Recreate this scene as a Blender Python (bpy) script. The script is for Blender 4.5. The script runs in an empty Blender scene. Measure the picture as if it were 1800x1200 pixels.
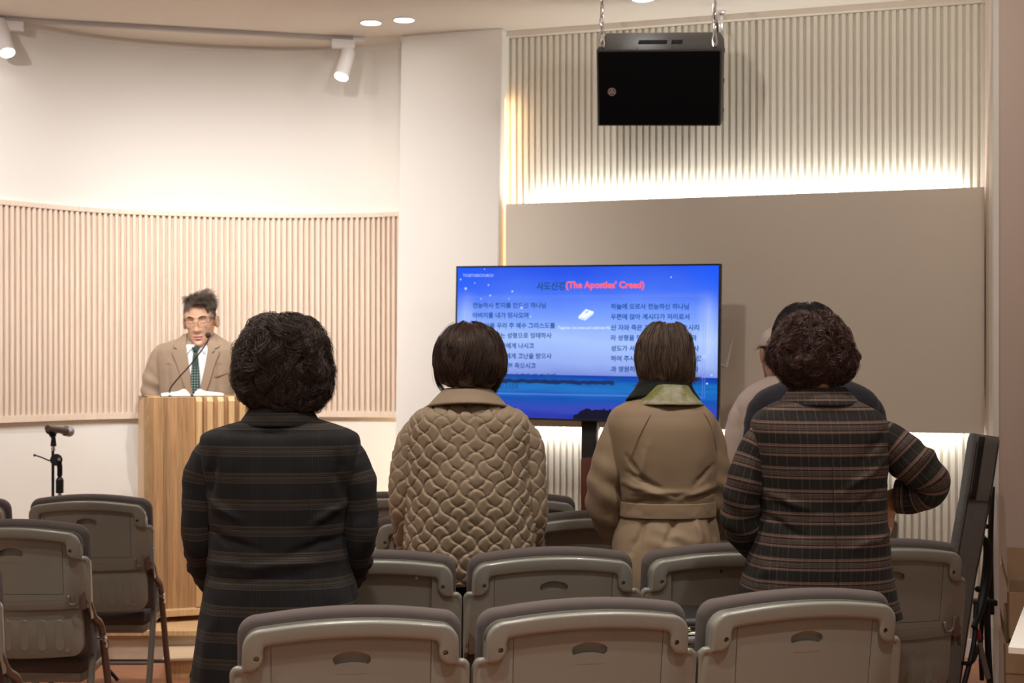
import bpy, bmesh, math, random
import numpy as np
from mathutils import Vector, Matrix, Euler
R = math.radians
sc = bpy.context.scene
# ------------------------------------------------------------------ camera
F = 2500.0            # focal length in pixels of the 1800 px wide frame
H = 1.40              # eye height
cam_d = bpy.data.cameras.new('camera'); cam = bpy.data.objects.new('camera', cam_d)
sc.collection.objects.link(cam); sc.camera = cam
cam.location = (0, 0, H); cam.rotation_euler = (R(90), 0, 0)
cam_d.sensor_width = 36; cam_d.lens = 50; cam_d.shift_y = 26 / 1800
cam_d.dof.use_dof = True; cam_d.dof.focus_distance = 3.95; cam_d.dof.aperture_fstop = 5.6
cam_d.clip_start = .05
# ------------------------------------------------------------------ world, exposure
w = bpy.data.worlds.new('world'); sc.world = w; w.use_nodes = True
w.node_tree.nodes['Background'].inputs[0].default_value = (1, .9, .8, 1)
w.node_tree.nodes['Background'].inputs[1].default_value = .05
sc.view_settings.view_transform = 'Standard'; sc.view_settings.look = 'None'
sc.view_settings.gamma = 1; sc.view_settings.use_curve_mapping = False
sc.view_settings.exposure = 0.13
WARM = (1, .80, .58); NEUT = (1, .90, .78)
CEIL = 3.06
def area(name, loc, size, power, color=NEUT, rot=(0, 0, 0), size_y=None, spread=180):
    l = bpy.data.lights.new(name, 'AREA'); l.energy = power; l.color = color
    l.shape = 'RECTANGLE'; l.size = size; l.size_y = size_y or size; l.spread = R(spread)
    o = bpy.data.objects.new(name, l); sc.collection.objects.link(o); o.location = loc; o.rotation_euler = rot
    return o
def spot(name, loc, target, power, color=NEUT, angle=90, blend=.6, rad=.04):
    l = bpy.data.lights.new(name, 'SPOT'); l.energy = power; l.color = color
    l.spot_size = R(angle); l.spot_blend = blend; l.shadow_soft_size = rad
    o = bpy.data.objects.new(name, l); sc.collection.objects.link(o); o.location = loc
    o.rotation_euler = (Vector(target) - Vector(loc)).to_track_quat('-Z', 'Y').to_euler()
    return o
# room lighting over the seats (lamps of the hall, behind and above the camera)
for x, y, p in ((-1.6, .2, 10), (1.2, .2, 10), (-1.6, -2.4, 9), (1.2, -2.4, 9)):
    area('hall_light', (x, y, CEIL - .035), .6, p, (1, .93, .83))
for x, y, p in ((-1.7, 2.2, 92), (-.35, 2.2, 104), (1.0, 2.2, 104), (-1.7, 3.9, 84), (-.35, 3.6, 90), (1.0, 3.6, 84)):
    spot('seat_downlight', (x, y, CEIL - .03), (x, y + .05, 0), p, (1, .93, .84), 105, .9, .05)
# stage wash lamps in the ceiling
for x, y, p in ((-2.5, 5.3, 100), (-1.7, 5.4, 112), (-.95, 5.5, 100)):
    spot('stage_light', (x, y, CEIL - .03), (x * .95, 7.5, 1.0), p, (1, .95, .91), 98, .9)
spot('stage_light', (-1.0, 5.0, CEIL - .03), (-1.5, 7.0, 1.5), 60, (1, .94, .88), 50, .6)
for x, p in ((-.08, 42), (1.62, 36)):
    spot('front_light', (x, 4.45, CEIL - .03), (.6 + .35 * x, 7.2, 1.6), p, (1, .92, .83), 112, .7, .05)

# ------------------------------------------------------------------ basic helpers
def lk(o): sc.collection.objects.link(o); return o
def X(px, d): return (px - 900) / F * d
def Z(py, d): return H - (py - 626) / F * d
def P(px, py, d): return Vector((X(px, d), d, Z(py, d)))
def tag(o, label=None, cat=None, group=None, kind=None):
    if label: o['label'] = label
    if cat: o['category'] = cat
    if group: o['group'] = group
    if kind: o['kind'] = kind
    return o
def empty(name, loc=(0, 0, 0), rz=0, label=None, cat=None, group=None):
    o = lk(bpy.data.objects.new(name, None)); o.location = loc; o.rotation_euler = (0, 0, rz); o.empty_display_size = .05
    return tag(o, label, cat, group)
def fin(name, bm, mat, parent=None, smooth=True, angle=35):
    me = bpy.data.meshes.new(name)
    bmesh.ops.recalc_face_normals(bm, faces=bm.faces)
    if smooth:
        for f in bm.faces: f.smooth = True
        for e in bm.edges:
            if len(e.link_faces) == 2 and e.calc_face_angle(0) > R(angle): e.smooth = False
    bm.to_mesh(me); bm.free(); me.materials.append(mat)
    o = lk(bpy.data.objects.new(name, me)); o.parent = parent
    return o
def nmesh(name, v, f, mat, parent=None, uv=None, smooth=True):
    """numpy mesh: v (n,3), f (m,k)"""
    v = np.asarray(v, dtype=np.float32); f = np.asarray(f, dtype=np.int32); k = f.shape[1]
    me = bpy.data.meshes.new(name)
    me.vertices.add(len(v)); me.vertices.foreach_set('co', v.ravel())
    me.loops.add(f.size); me.loops.foreach_set('vertex_index', f.ravel())
    me.polygons.add(len(f)); me.polygons.foreach_set('loop_start', np.arange(0, f.size, k, dtype=np.int32))
    me.polygons.foreach_set('loop_total', np.full(len(f), k, dtype=np.int32))
    if smooth: me.polygons.foreach_set('use_smooth', np.ones(len(f), dtype=bool))
    if uv is not None:
        l = me.uv_layers.new(name='UVMap'); l.data.foreach_set('uv', np.asarray(uv, dtype=np.float32)[f.ravel()].ravel())
    me.update(calc_edges=True); me.validate()
    me.materials.append(mat)
    o = lk(bpy.data.objects.new(name, me)); o.parent = parent
    return o
def box(bm, x0, x1, y0, y1, z0, z1, bev=0, seg=2, M=None):
    r = bmesh.ops.create_cube(bm, size=1)
    vs = r['verts']
    for v in vs:
        v.co = Vector(((x0 + x1) / 2 + v.co.x * (x1 - x0), (y0 + y1) / 2 + v.co.y * (y1 - y0), (z0 + z1) / 2 + v.co.z * (z1 - z0)))
    if bev:
        es = list({e for v in vs for e in v.link_edges})
        r = bmesh.ops.bevel(bm, geom=es, offset=bev, segments=seg, affect='EDGES', profile=.5)
        vs = list({v for f in r['faces'] for v in f.verts} | {v for v in vs if v.is_valid})
    if M is not None: bmesh.ops.transform(bm, matrix=M, verts=vs)
    return vs
def prism(bm, pts, y0, y1, bev=0, seg=2, axis='y', both=True, M=None):
    """extrude an outline of (x,z) points from y0 to y1 with rounded rims"""
    vs = [bm.verts.new((p[0], y0, p[1])) for p in pts]
    f = bm.faces.new(vs)
    r = bmesh.ops.extrude_face_region(bm, geom=[f])
    top = [g for g in r['geom'] if isinstance(g, bmesh.types.BMFace)][0]
    tv = [g for g in r['geom'] if isinstance(g, bmesh.types.BMVert)]
    bmesh.ops.translate(bm, vec=(0, y1 - y0, 0), verts=tv)
    allv = set(vs) | set(tv)
    if bev:
        es = set(f.edges) | (set(top.edges) if both else set())
        r = bmesh.ops.bevel(bm, geom=list(es), offset=bev, segments=seg, affect='EDGES', profile=.5, clamp_overlap=True)
        allv = {v for v in allv if v.is_valid} | {v for q in r['faces'] for v in q.verts}
    allv = list(allv)
    if M is not None: bmesh.ops.transform(bm, matrix=M, verts=allv)
    return allv
def cyl(bm, a, b, r0, r1=None, seg=16, cap=True):
    a = Vector(a); b = Vector(b); r1 = r0 if r1 is None else r1
    d = b - a; M = Matrix.Translation((a + b) / 2) @ d.to_track_quat('Z', 'Y').to_matrix().to_4x4()
    return bmesh.ops.create_cone(bm, cap_ends=cap, segments=seg, radius1=r0, radius2=r1, depth=d.length, matrix=M)['verts']
def ball(bm, c, r, s=(1, 1, 1), seg=16):
    M = Matrix.Translation(c) @ Matrix.Diagonal((*s, 1))
    return bmesh.ops.create_uvsphere(bm, u_segments=seg, v_segments=max(6, seg // 2), radius=r, matrix=M)['verts']
def catmull(pts, n):
    pts = np.asarray(pts, float); m = len(pts)
    t = np.linspace(0, m - 1, n); i = np.clip(t.astype(int), 0, m - 2); u = (t - i)[:, None]
    g = lambda k: pts[np.clip(k, 0, m - 1)]
    p0, p1, p2, p3 = g(i - 1), g(i), g(i + 1), g(i + 2)
    p0 = np.where((i == 0)[:, None], 2 * p1 - p2, p0); p3 = np.where((i == m - 2)[:, None], 2 * p2 - p1, p3)
    return .5 * (2 * p1 + (p2 - p0) * u + (2 * p0 - 5 * p1 + 4 * p2 - p3) * u ** 2 + (3 * p1 - p0 - 3 * p2 + p3) * u ** 3)
def tube(bm, pts, r, seg=10, n=None, closed=False, smooth=True):
    P_ = catmull(pts, n or len(pts) * 6) if smooth and len(pts) > 2 else np.asarray(pts, float)
    rr = np.interp(np.linspace(0, 1, len(P_)), np.linspace(0, 1, len(r)), r) if hasattr(r, '__len__') else np.full(len(P_), r)
    rings = []; up = None
    N = len(P_)
    for i in range(N):
        t = Vector(P_[(i + 1) % N if closed else min(i + 1, N - 1)] - P_[(i - 1) if (i > 0 or closed) else 0]).normalized()
        if up is None: up = t.orthogonal().normalized()
        up = (up - t * up.dot(t)).normalized(); s = t.cross(up)
        rings.append([bm.verts.new(Vector(P_[i]) + (up * math.cos(a) + s * math.sin(a)) * rr[i]) for a in np.linspace(0, 2 * math.pi, seg, endpoint=False)])
    for i in range(N if closed else N - 1):
        a, b = rings[i], rings[(i + 1) % N]
        for k in range(seg):
            bm.faces.new((a[k], a[(k + 1) % seg], b[(k + 1) % seg], b[k]))
    if not closed:
        bm.faces.new(rings[0][::-1]); bm.faces.new(rings[-1])
def arc(cx, cz, r, a0, a1, n=6):
    return [(cx + r * math.cos(R(a0 + (a1 - a0) * i / n)), cz + r * math.sin(R(a0 + (a1 - a0) * i / n))) for i in range(n + 1)]
def boolean(o, cut_bm):
    me = bpy.data.meshes.new('c'); bmesh.ops.recalc_face_normals(cut_bm, faces=cut_bm.faces); cut_bm.to_mesh(me); cut_bm.free()
    c = lk(bpy.data.objects.new('c', me))
    m = o.modifiers.new('b', 'BOOLEAN'); m.operation = 'DIFFERENCE'; m.object = c; m.solver = 'EXACT'; m.use_self = True
    bake(o); bpy.data.objects.remove(c, do_unlink=True)
def bake(o):
    dg = bpy.context.evaluated_depsgraph_get(); dg.update()
    me = bpy.data.meshes.new_from_object(o.evaluated_get(dg), depsgraph=dg)
    old = o.data; o.modifiers.clear(); o.data = me; me.name = old.name
def cutbend(o, fn, step=.03, angle=35):
    """slice along x and z so the part can follow a curve, then move its vertices with fn"""
    bm = bmesh.new(); bm.from_mesh(o.data)
    xs = [v.co.x for v in bm.verts]
    x = min(xs) + step / 2
    while x < max(xs):
        bmesh.ops.bisect_plane(bm, geom=bm.verts[:] + bm.edges[:] + bm.faces[:], plane_co=(x, 0, 0), plane_no=(1, 0, 0)); x += step
    for v in bm.verts: v.co = Vector(fn(v.co))
    bmesh.ops.recalc_face_normals(bm, faces=bm.faces)
    for f in bm.faces: f.smooth = True
    for e in bm.edges: e.smooth = not (len(e.link_faces) == 2 and e.calc_face_angle(0) > R(angle))
    bm.to_mesh(o.data); bm.free()
def kids(o): return list(o.children)
def copy_tree(o, parent=None):
    c = lk(o.copy()); c.parent = parent
    for ch in kids(o): copy_tree(ch, c)
    return c

# ------------------------------------------------------------------ materials
def mat(name, col, rough=.6, metal=0, bump=0, bscale=200, spec=.5, var=0, vscale=8, sheen=0, emit=None, estr=0, coat=0, stretch=None, col2=None):
    m = bpy.data.materials.new(name); m.use_nodes = True; nt = m.node_tree; n = nt.nodes; b = n['Principled BSDF']
    b.inputs['Base Color'].default_value = (*col, 1); b.inputs['Roughness'].default_value = rough; b.inputs['Metallic'].default_value = metal
    b.inputs['Specular IOR Level'].default_value = spec; b.inputs['Coat Weight'].default_value = coat
    if sheen: b.inputs['Sheen Weight'].default_value = sheen; b.inputs['Sheen Roughness'].default_value = .5
    if emit: b.inputs['Emission Color'].default_value = (*emit, 1); b.inputs['Emission Strength'].default_value = estr
    tc = n.new('ShaderNodeTexCoord'); mp = n.new('ShaderNodeMapping'); nt.links.new(tc.outputs['Object'], mp.inputs[0])
    if stretch: mp.inputs['Scale'].default_value = stretch
    if var:
        no = n.new('ShaderNodeTexNoise'); no.inputs['Scale'].default_value = vscale; no.inputs['Detail'].default_value = 5
        nt.links.new(mp.outputs[0], no.inputs[0])
        mx = n.new('ShaderNodeMix'); mx.data_type = 'RGBA'; c2 = col2 or tuple(c * (1 - var) for c in col)
        mx.inputs[6].default_value = (*col, 1); mx.inputs[7].default_value = (*c2, 1)
        rp = n.new('ShaderNodeMapRange'); rp.inputs[1].default_value = .35; rp.inputs[2].default_value = .65
        nt.links.new(no.outputs[0], rp.inputs[0]); nt.links.new(rp.outputs[0], mx.inputs[0]); nt.links.new(mx.outputs[2], b.inputs['Base Color'])
    if bump:
        nb = n.new('ShaderNodeTexNoise'); nb.inputs['Scale'].default_value = bscale; nb.inputs['Detail'].default_value = 3
        nt.links.new(mp.outputs[0], nb.inputs[0])
        bp = n.new('ShaderNodeBump'); bp.inputs['Strength'].default_value = bump; bp.inputs['Distance'].default_value = .002
        nt.links.new(nb.outputs[0], bp.inputs['Height']); nt.links.new(bp.outputs[0], b.inputs['Normal'])
    return m
def wood(name, c1, c2, grain=(14, 14, .7), rough=.45, plank=0):
    m = mat(name, c1, rough); nt = m.node_tree; n = nt.nodes; b = n['Principled BSDF']; L = nt.links
    tc = n['Texture Coordinate']; mp = n['Mapping']; mp.inputs['Scale'].default_value = grain
    no = n.new('ShaderNodeTexNoise'); no.inputs['Scale'].default_value = 4; no.inputs['Detail'].default_value = 8; no.inputs['Distortion'].default_value = .6
    L.new(mp.outputs[0], no.inputs[0])
    cr = n.new('ShaderNodeValToRGB'); e = cr.color_ramp.elements
    e[0].position = .32; e[0].color = (*c2, 1); e[1].position = .66; e[1].color = (*c1, 1)
    L.new(no.outputs[0], cr.inputs[0]); out = cr.outputs[0]
    if plank:
        sx = n.new('ShaderNodeSeparateXYZ'); L.new(tc.outputs['Object'], sx.inputs[0])
        mu = n.new('ShaderNodeMath'); mu.operation = 'MULTIPLY'; mu.inputs[1].default_value = 1 / plank; L.new(sx.outputs[0], mu.inputs[0])
        fl = n.new('ShaderNodeMath'); fl.operation = 'FLOOR'; L.new(mu.outputs[0], fl.inputs[0])
        wn = n.new('ShaderNodeTexWhiteNoise'); wn.noise_dimensions = '1D'; L.new(fl.outputs[0], wn.inputs['W'])
        mr = n.new('ShaderNodeMapRange'); mr.inputs[3].default_value = .72; mr.inputs[4].default_value = 1.12; L.new(wn.outputs[0], mr.inputs[0])
        hs = n.new('ShaderNodeHueSaturation'); L.new(out, hs.inputs['Color']); L.new(mr.outputs[0], hs.inputs['Value']); out = hs.outputs[0]
    L.new(out, b.inputs['Base Color'])
    return m
M = {}
M['paint'] = mat('white_paint', (.80, .775, .735), .7, bump=.08, bscale=120)
M['paint_panel'] = mat('beige_panel_paint', (.68, .615, .53), .7, bump=.05, bscale=120)
M['paint_pink'] = mat('pink_beige_paint', (.66, .54, .47), .75, bump=.1, bscale=100)
M['ceil'] = mat('ceiling_paint', (.76, .70, .62), .8)
M['slat'] = mat('cream_slat', (.74, .705, .62), .55)
M['ash'] = wood('pale_ash', (.80, .675, .565), (.72, .585, .47), (30, 30, 1.2), .55)
M['floor'] = wood('red_floor', (.42, .19, .10), (.30, .12, .06), (3, 22, 8), .3)
M['stagew'] = wood('stage_wood', (.62, .50, .38), (.52, .41, .30), (2, 22, 22), .4)
M['podw'] = wood('podium_wood', (.52, .31, .15), (.33, .18, .085), (34, 34, .9), .38, plank=.021)
M['podl'] = wood('podium_light', (.70, .47, .25), (.56, .34, .16), (30, 30, 1.2), .4)
M['shell'] = mat('grey_shell', (.245, .240, .208), .25, bump=.12, bscale=900, spec=.6, coat=.25)
M['cav'] = mat('grey_inner', (.17, .165, .145), .45, bump=.1, bscale=700)
M['cush'] = mat('taupe_fabric', (.092, .072, .067), .85, bump=.5, bscale=1500, sheen=.08)
M['tubeg'] = mat('grey_tube', (.22, .215, .19), .35, metal=.3)
M['tubeb'] = mat('brown_tube', (.17, .125, .105), .35, metal=.4)
M['chrome'] = mat('chrome', (.8, .8, .82), .2, metal=1)
M['brass'] = mat('brass', (.45, .36, .18), .35, metal=1)
M['black'] = mat('black_plastic', (.010, .010, .011), .45, spec=.35)
M['blackm'] = mat('black_matt', (.02, .02, .021), .8, bump=.4, bscale=1200)
M['grille'] = mat('speaker_grille', (.003, .003, .004), .85, bump=.8, bscale=1500, spec=.12)
M['spk'] = mat('speaker_coating', (.05, .048, .05), .5, bump=.5, bscale=900)
M['white'] = mat('white_plastic', (.82, .80, .80), .4)
M['glow'] = mat('lamp_face', (1, 1, 1), .5, emit=(1, .97, .92), estr=14)
M['skin'] = mat('skin', (.60, .35, .235), .5, var=.12, vscale=30, spec=.35)
M['lip'] = mat('lips', (.48, .19, .16), .45)
M['brow'] = mat('eyebrow', (.03, .022, .02), .8)
M['shirt'] = mat('shirt', (.78, .78, .82), .8, bump=.2, bscale=900)
M['paper'] = mat('paper', (.85, .83, .8), .8)
M['card'] = mat('cardboard', (.33, .21, .12), .85, var=.12, vscale=6)
M['table'] = mat('white_table', (.78, .74, .68), .45)
M['trous'] = mat('dark_trousers', (.015, .015, .02), .85, sheen=.1)
M['shoe'] = mat('black_shoe', (.02, .018, .017), .4)
M['greyf'] = mat('grey_upholstery', (.225, .24, .25), .9, bump=.6, bscale=1200, sheen=.2, var=.15, vscale=60)
M['mahog'] = wood('mahogany', (.115, .035, .02), (.07, .02, .012), (20, 20, 1), .35)
M['gun'] = mat('dark_hole', (.03, .028, .024), .6)

# ------------------------------------------------------------------ room
W0 = Vector((X(887, 7.33), 7.33, 0)); WE = Vector((X(1732, 6.585), 6.585, 0))
WL = (WE - W0).length; WU = (WE - W0).normalized(); WN = Vector((WU.y, -WU.x, 0))
if WN.y > 0: WN = -WN
def WP(s, o, z): return W0 + WU * s + WN * o + Vector((0, 0, z))
WM = Matrix(((WU.x, -WN.x, 0, W0.x), (WU.y, -WN.y, 0, W0.y), (0, 0, 1, 0), (0, 0, 0, 1)))   # x along the wall, -y out of it
def struct(name, bm, m, smooth=False): o = fin(name, bm, m, None, smooth); tag(o, kind='structure'); return o
def quad(bm, a, b, c, d): bm.faces.new([bm.verts.new(p) for p in (a, b, c, d)])
bm = bmesh.new(); box(bm, -4.2, 4.6, -4.2, 9, -.1, 0); struct('floor', bm, M['floor'])
bm = bmesh.new(); box(bm, -4.2, 4.6, -4.2, 9, CEIL, CEIL + .1); struct('ceiling', bm, M['ceil'])
bm = bmesh.new(); box(bm, -4.2, 4.6, -4.2, -4.1, 0, CEIL); struct('wall_back', bm, M['paint'])
bm = bmesh.new(); box(bm, 4.5, 4.6, -4.2, 6.2, 0, CEIL); struct('wall_right', bm, M['paint'])
bm = bmesh.new(); box(bm, -3.3, -3.2, -4.2, 5.2, 0, CEIL); struct('wall_left', bm, M['paint'])
# curved wall behind the stage
CW = catmull([(-3.22, 4.9), (-3.12, 5.9), (-2.86, 6.55), (-2.51, 6.97), (-2.19, 7.33), (-1.80, 7.53), (-1.29, 7.645), (-.80, 7.62), (-.58, 7.55), (-.2, 7.35)], 400)
seg = np.linalg.norm(np.diff(CW, axis=0), axis=1); CL = np.concatenate([[0], np.cumsum(seg)])
def cw(s, off=0):
    x = np.interp(s, CL, CW[:, 0]); y = np.interp(s, CL, CW[:, 1]); e = .02
    t = np.array([np.interp(s + e, CL, CW[:, 0]) - np.interp(s - e, CL, CW[:, 0]), np.interp(s + e, CL, CW[:, 1]) - np.interp(s - e, CL, CW[:, 1])]); t /= np.linalg.norm(t)
    return x + t[1] * off, y - t[0] * off          # towards the room
def curved(name, o0, o1, z0, z1, m, n=90, s0=0, s1=None, smooth=True):
    s1 = s1 or CL[-1]; bm = bmesh.new(); ring = []
    for s in np.linspace(s0 + .001, s1 - .001, n):
        a = cw(s, o0); b = cw(s, o1)
        ring.append([bm.verts.new((a[0], a[1], z0)), bm.verts.new((b[0], b[1], z0)), bm.verts.new((b[0], b[1], z1)), bm.verts.new((a[0], a[1], z1))])
    for p, q in zip(ring, ring[1:]):
        for k in range(4): bm.faces.new((p[k], p[(k + 1) % 4], q[(k + 1) % 4], q[k]))
    bm.faces.new(ring[0]); bm.faces.new(ring[-1][::-1])
    return struct(name, bm, m, smooth)
curved('wall_stage', -.1, 0, 0, CEIL, M['paint'])
curved('trim_1', 0, .012, CEIL - .03, CEIL, M['paint'])
SZ0, SZ1 = 1.075, 2.165
def slatprofile(n, pitch, w, lo, hi):
    out = []
    for i in range(n):
        a = i * pitch
        out += [(a, lo), (a + (pitch - w) * .12, lo + (hi - lo) * .0), (a + (pitch - w), lo), (a + (pitch - w) + .0012, hi - .001), (a + (pitch - w) + .003, hi), (a + pitch - .003, hi), (a + pitch - .0012, hi - .001)]
    return out
def slats(name, fn, n, pitch, w, lo, hi, z0, z1, m):
    bm = bmesh.new(); prev = None
    for s, o in slatprofile(n, pitch, w, lo, hi):
        p = fn(s, o); a = bm.verts.new((p[0], p[1], z0)); b = bm.verts.new((p[0], p[1], z1))
        if prev: bm.faces.new((prev[0], a, b, prev[1]))
        prev = (a, b)
    o = fin(name, bm, m, None, True, 25); tag(o, kind='structure'); return o
n = int(CL[-1] / .0305)
slats('wall_slatted', lambda s, o: cw(s + .002, o), n - 1, .0305, .018, .003, .026, SZ0 + .02, SZ1 - .02, M['ash'])
curved('trim_2', .0005, .03, SZ1 - .024, SZ1, M['ash'])
curved('trim_3', .0005, .03, SZ0, SZ0 + .032, M['ash'])
# slatted wall to the right
bm = bmesh.new(); box(bm, -.1, WL + .05, .001, .1, 0, CEIL, M=WM); struct('wall_front', bm, M['slat'])
n = int(WL / .0328)
slats('wall_front_slats', lambda s, o: WP(s, o, 0), n, WL / n, .0215, .001, .019, .09, CEIL - .03, M['slat'])
bm = bmesh.new(); box(bm, -.05, WL, -.06, 0, CEIL - .028, CEIL - .001, M=WM); struct('trim_4', bm, M['paint_panel'])
bm = bmesh.new(); box(bm, 0, WL, -.022, 0, 0, .09, .003, M=WM); struct('baseboard_front', bm, M['white'])
PZ0, PZ1 = 1.046, 2.172
bm = bmesh.new(); box(bm, .042, WL - .004, -.105, -.085, PZ0, PZ1, M=WM)
box(bm, .05, WL - .05, -.085, 0, 1.55, 1.62, M=WM); struct('wall_panel', bm, M['paint_panel'])
# LED strips behind the panel
def strip(a, b, power, color, nrm, wd=.015):
    a = Vector(a); b = Vector(b); l = area('led_strip', (a + b) / 2, (b - a).length, power, color, size_y=wd)
    x = (b - a).normalized(); z = -Vector(nrm).normalized(); y = z.cross(x)
    l.rotation_euler = Matrix((x, y, z)).transposed().to_euler(); return l
LEDC = (1, .975, .93)
strip(WP(.15, .062, PZ1 - .03), WP(WL - .1, .062, PZ1 - .03), 8.5, LEDC, Vector((0, 0, 1)) - WN * .35)
strip(WP(.15, .062, PZ0 + .03), WP(WL - .1, .062, PZ0 + .03), 8, LEDC, Vector((0, 0, -1)) - WN * .35)
strip(WP(.034, .075, 1.1), WP(.034, .075, CEIL - .35), 1.5, (1, .60, .27), WU * .5 - WN)
# column (leans a hair)
lean = .015
def col_pt(s, o, z): p = WP(s, o, z); p.x -= (CEIL - z) * lean; return p
bm = bmesh.new(); s0, s1 = -.522, .030
vb = [bm.verts.new(col_pt(s, o, 0)) for s, o in ((s0, .13), (s1, .13), (s1, .0), (s0 + .02, .0))]
vt = [bm.verts.new(col_pt(s, o, CEIL)) for s, o in ((s0, .13), (s1, .13), (s1, .0), (s0 + .02, .0))]
for k in range(4): bm.faces.new((vb[k], vb[(k + 1) % 4], vt[(k + 1) % 4], vt[k]))
bm.faces.new(vb); bm.faces.new(vt)
bmesh.ops.bevel(bm, geom=bm.edges[:], offset=.004, segments=2, affect='EDGES')
struct('wall_column', bm, M['paint'])
strip(col_pt(s0 + .03, -.03, .3), col_pt(s0 + .03, -.03, CEIL - .35), 9, (1, .74, .42), -WU - WN * .25)
# return and pier on the right
c1 = Vector((X(1747, 5.95), 5.95, 0)); c2 = Vector((X(1755, 5.93), 5.93, 0)); c3 = Vector((4.55, 5.7, 0))
bm = bmesh.new(); pts = [WE - WU * .003, c1, c2, c3, Vector((4.55, 6.9, 0)), Vector((WE.x + .3, 6.9, 0))]
vb = [bm.verts.new(p) for p in pts]; vt = [bm.verts.new(p + Vector((0, 0, CEIL))) for p in pts]
for k in range(6): bm.faces.new((vb[k], vb[(k + 1) % 6], vt[(k + 1) % 6], vt[k]))
struct('wall_pier', bm, M['paint_pink'])
bm = bmesh.new(); q = [c1 + Vector((-.004, 0, 0)), c1 + Vector((-.004, -.006, 0)), c2 + Vector((0, -.006, 0)), c2 + Vector((0, .02, 0)), c1 + Vector((0, .02, 0))]
vb = [bm.verts.new(p) for p in q]; vt = [bm.verts.new(p + Vector((0, 0, CEIL))) for p in q]
for k in range(5): bm.faces.new((vb[k], vb[(k + 1) % 5], vt[(k + 1) % 5], vt[k]))
struct('trim_5', bm, M['paint'])
bm = bmesh.new(); quad(bm, WE + WN * .001, c1 + Vector((-.003, .0, 0)), c1 + Vector((-.003, 0, CEIL)), WE + WN * .001 + Vector((0, 0, CEIL)))
struct('wall_return', bm, M['slat'])
# stage
bm = bmesh.new(); box(bm, -3.15, -.55, 6.45, 7.75, 0, .135); struct('floor_stage', bm, M['stagew'])
bm = bmesh.new(); box(bm, -3.15, -.55, 6.43, 7.75, .135, .16, .003); struct('floor_stage_top', bm, M['podl'])

# ------------------------------------------------------------------ ceiling lamps
def downlight(px, py, label):
    d = (CEIL - H) * F / (626 - py)
    t = empty('downlight', (X(px, d), d, CEIL), 0, label, 'ceiling light', 'round downlights in the ceiling')
    bm = bmesh.new(); tube(bm, [(.052 * math.cos(a), .052 * math.sin(a), -.003) for a in np.linspace(0, 2 * math.pi, 32, endpoint=False)], .004, 6, closed=True, smooth=False)
    fin('trim_ring', bm, M['white'], t)
    bm = bmesh.new(); bmesh.ops.create_cone(bm, cap_ends=True, segments=32, radius1=.048, radius2=.048, depth=.004, matrix=Matrix.Translation((0, 0, -.002)))
    fin('lamp_face', bm, M['glow'], t)
downlight(652, 39, 'round glowing ceiling downlight, left one of the pair above the column')
downlight(710, 34, 'round glowing ceiling downlight, right one of the pair, nearest the column')
downlight(1130, -3, 'glowing ceiling downlight above the hanging loudspeaker, cut by the top edge')
ta = Vector((X(-60, 6.92), 6.92, CEIL)); tb = Vector((X(640, 7.42), 7.42, CEIL))
t = empty('lighting_track', ta, math.atan2(tb.y - ta.y, tb.x - ta.x), 'thin grey ceiling rail that carries the two white spotlights', 'lighting track')
L_ = (tb - ta).length
bm = bmesh.new(); box(bm, 0, L_ - .06, -.018, .018, -.02, 0, .002); fin('rail', bm, mat('rail_grey', (.45, .42, .40), .5), t)
bm = bmesh.new(); box(bm, L_ - .06, L_, -.018, .018, -.02, 0, .002); fin('end_cap', bm, M['white'], t)
def track_spot(px, py_top, d, px2, py2, label, box_dx, power):
    top = Vector((X(px, d), d, CEIL - .02)); a = P(px, py_top, d)
    t = empty('track_spotlight', top, 0, label, 'spotlight', 'white spotlights on the ceiling rail')
    b = P(px2, py2, d - .06)
    bm = bmesh.new(); box(bm, -.09 + box_dx, .03 + box_dx, -.016, .016, -.045, 0, .003, M=Matrix.Rotation(math.atan2(tb.y - ta.y, tb.x - ta.x), 4, 'Z')); fin('adapter', bm, M['white'], t)
    la = a - top; lb = b - top; ax = (lb - la).normalized()
    bm = bmesh.new(); cyl(bm, (0, 0, -.045), la, .007); cyl(bm, la + Vector((.012, 0, .02)), la + Vector((.012, 0, -.02)), .004)
    fin('swivel_stem', bm, M['white'], t)
    bm = bmesh.new(); cyl(bm, la, lb, .036, .038, 32); bmesh.ops.bevel(bm, geom=[e for e in bm.edges if len(e.link_faces) == 2 and e.calc_face_angle(0) > 1], offset=.004, segments=3, affect='EDGES')
    hd = fin('lamp_head', bm, M['white'], t)
    bm = bmesh.new(); cyl(bm, lb, lb + ax * .003, .034, .034, 32); fin('lamp_face', bm, M['glow'], hd)
    spot('track_light', b + ax * .02, b + ax * 2, power, (1, .93, .85), 55, .6, .03)
track_spot(613, 90, 7.38, 600, 135, 'white cylinder spotlight at the right end of the ceiling rail', 0, 20)
track_spot(-2, 38, 6.95, 13, 93, 'white cylinder spotlight at the left edge, cut by the frame', .085, 20)

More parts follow.
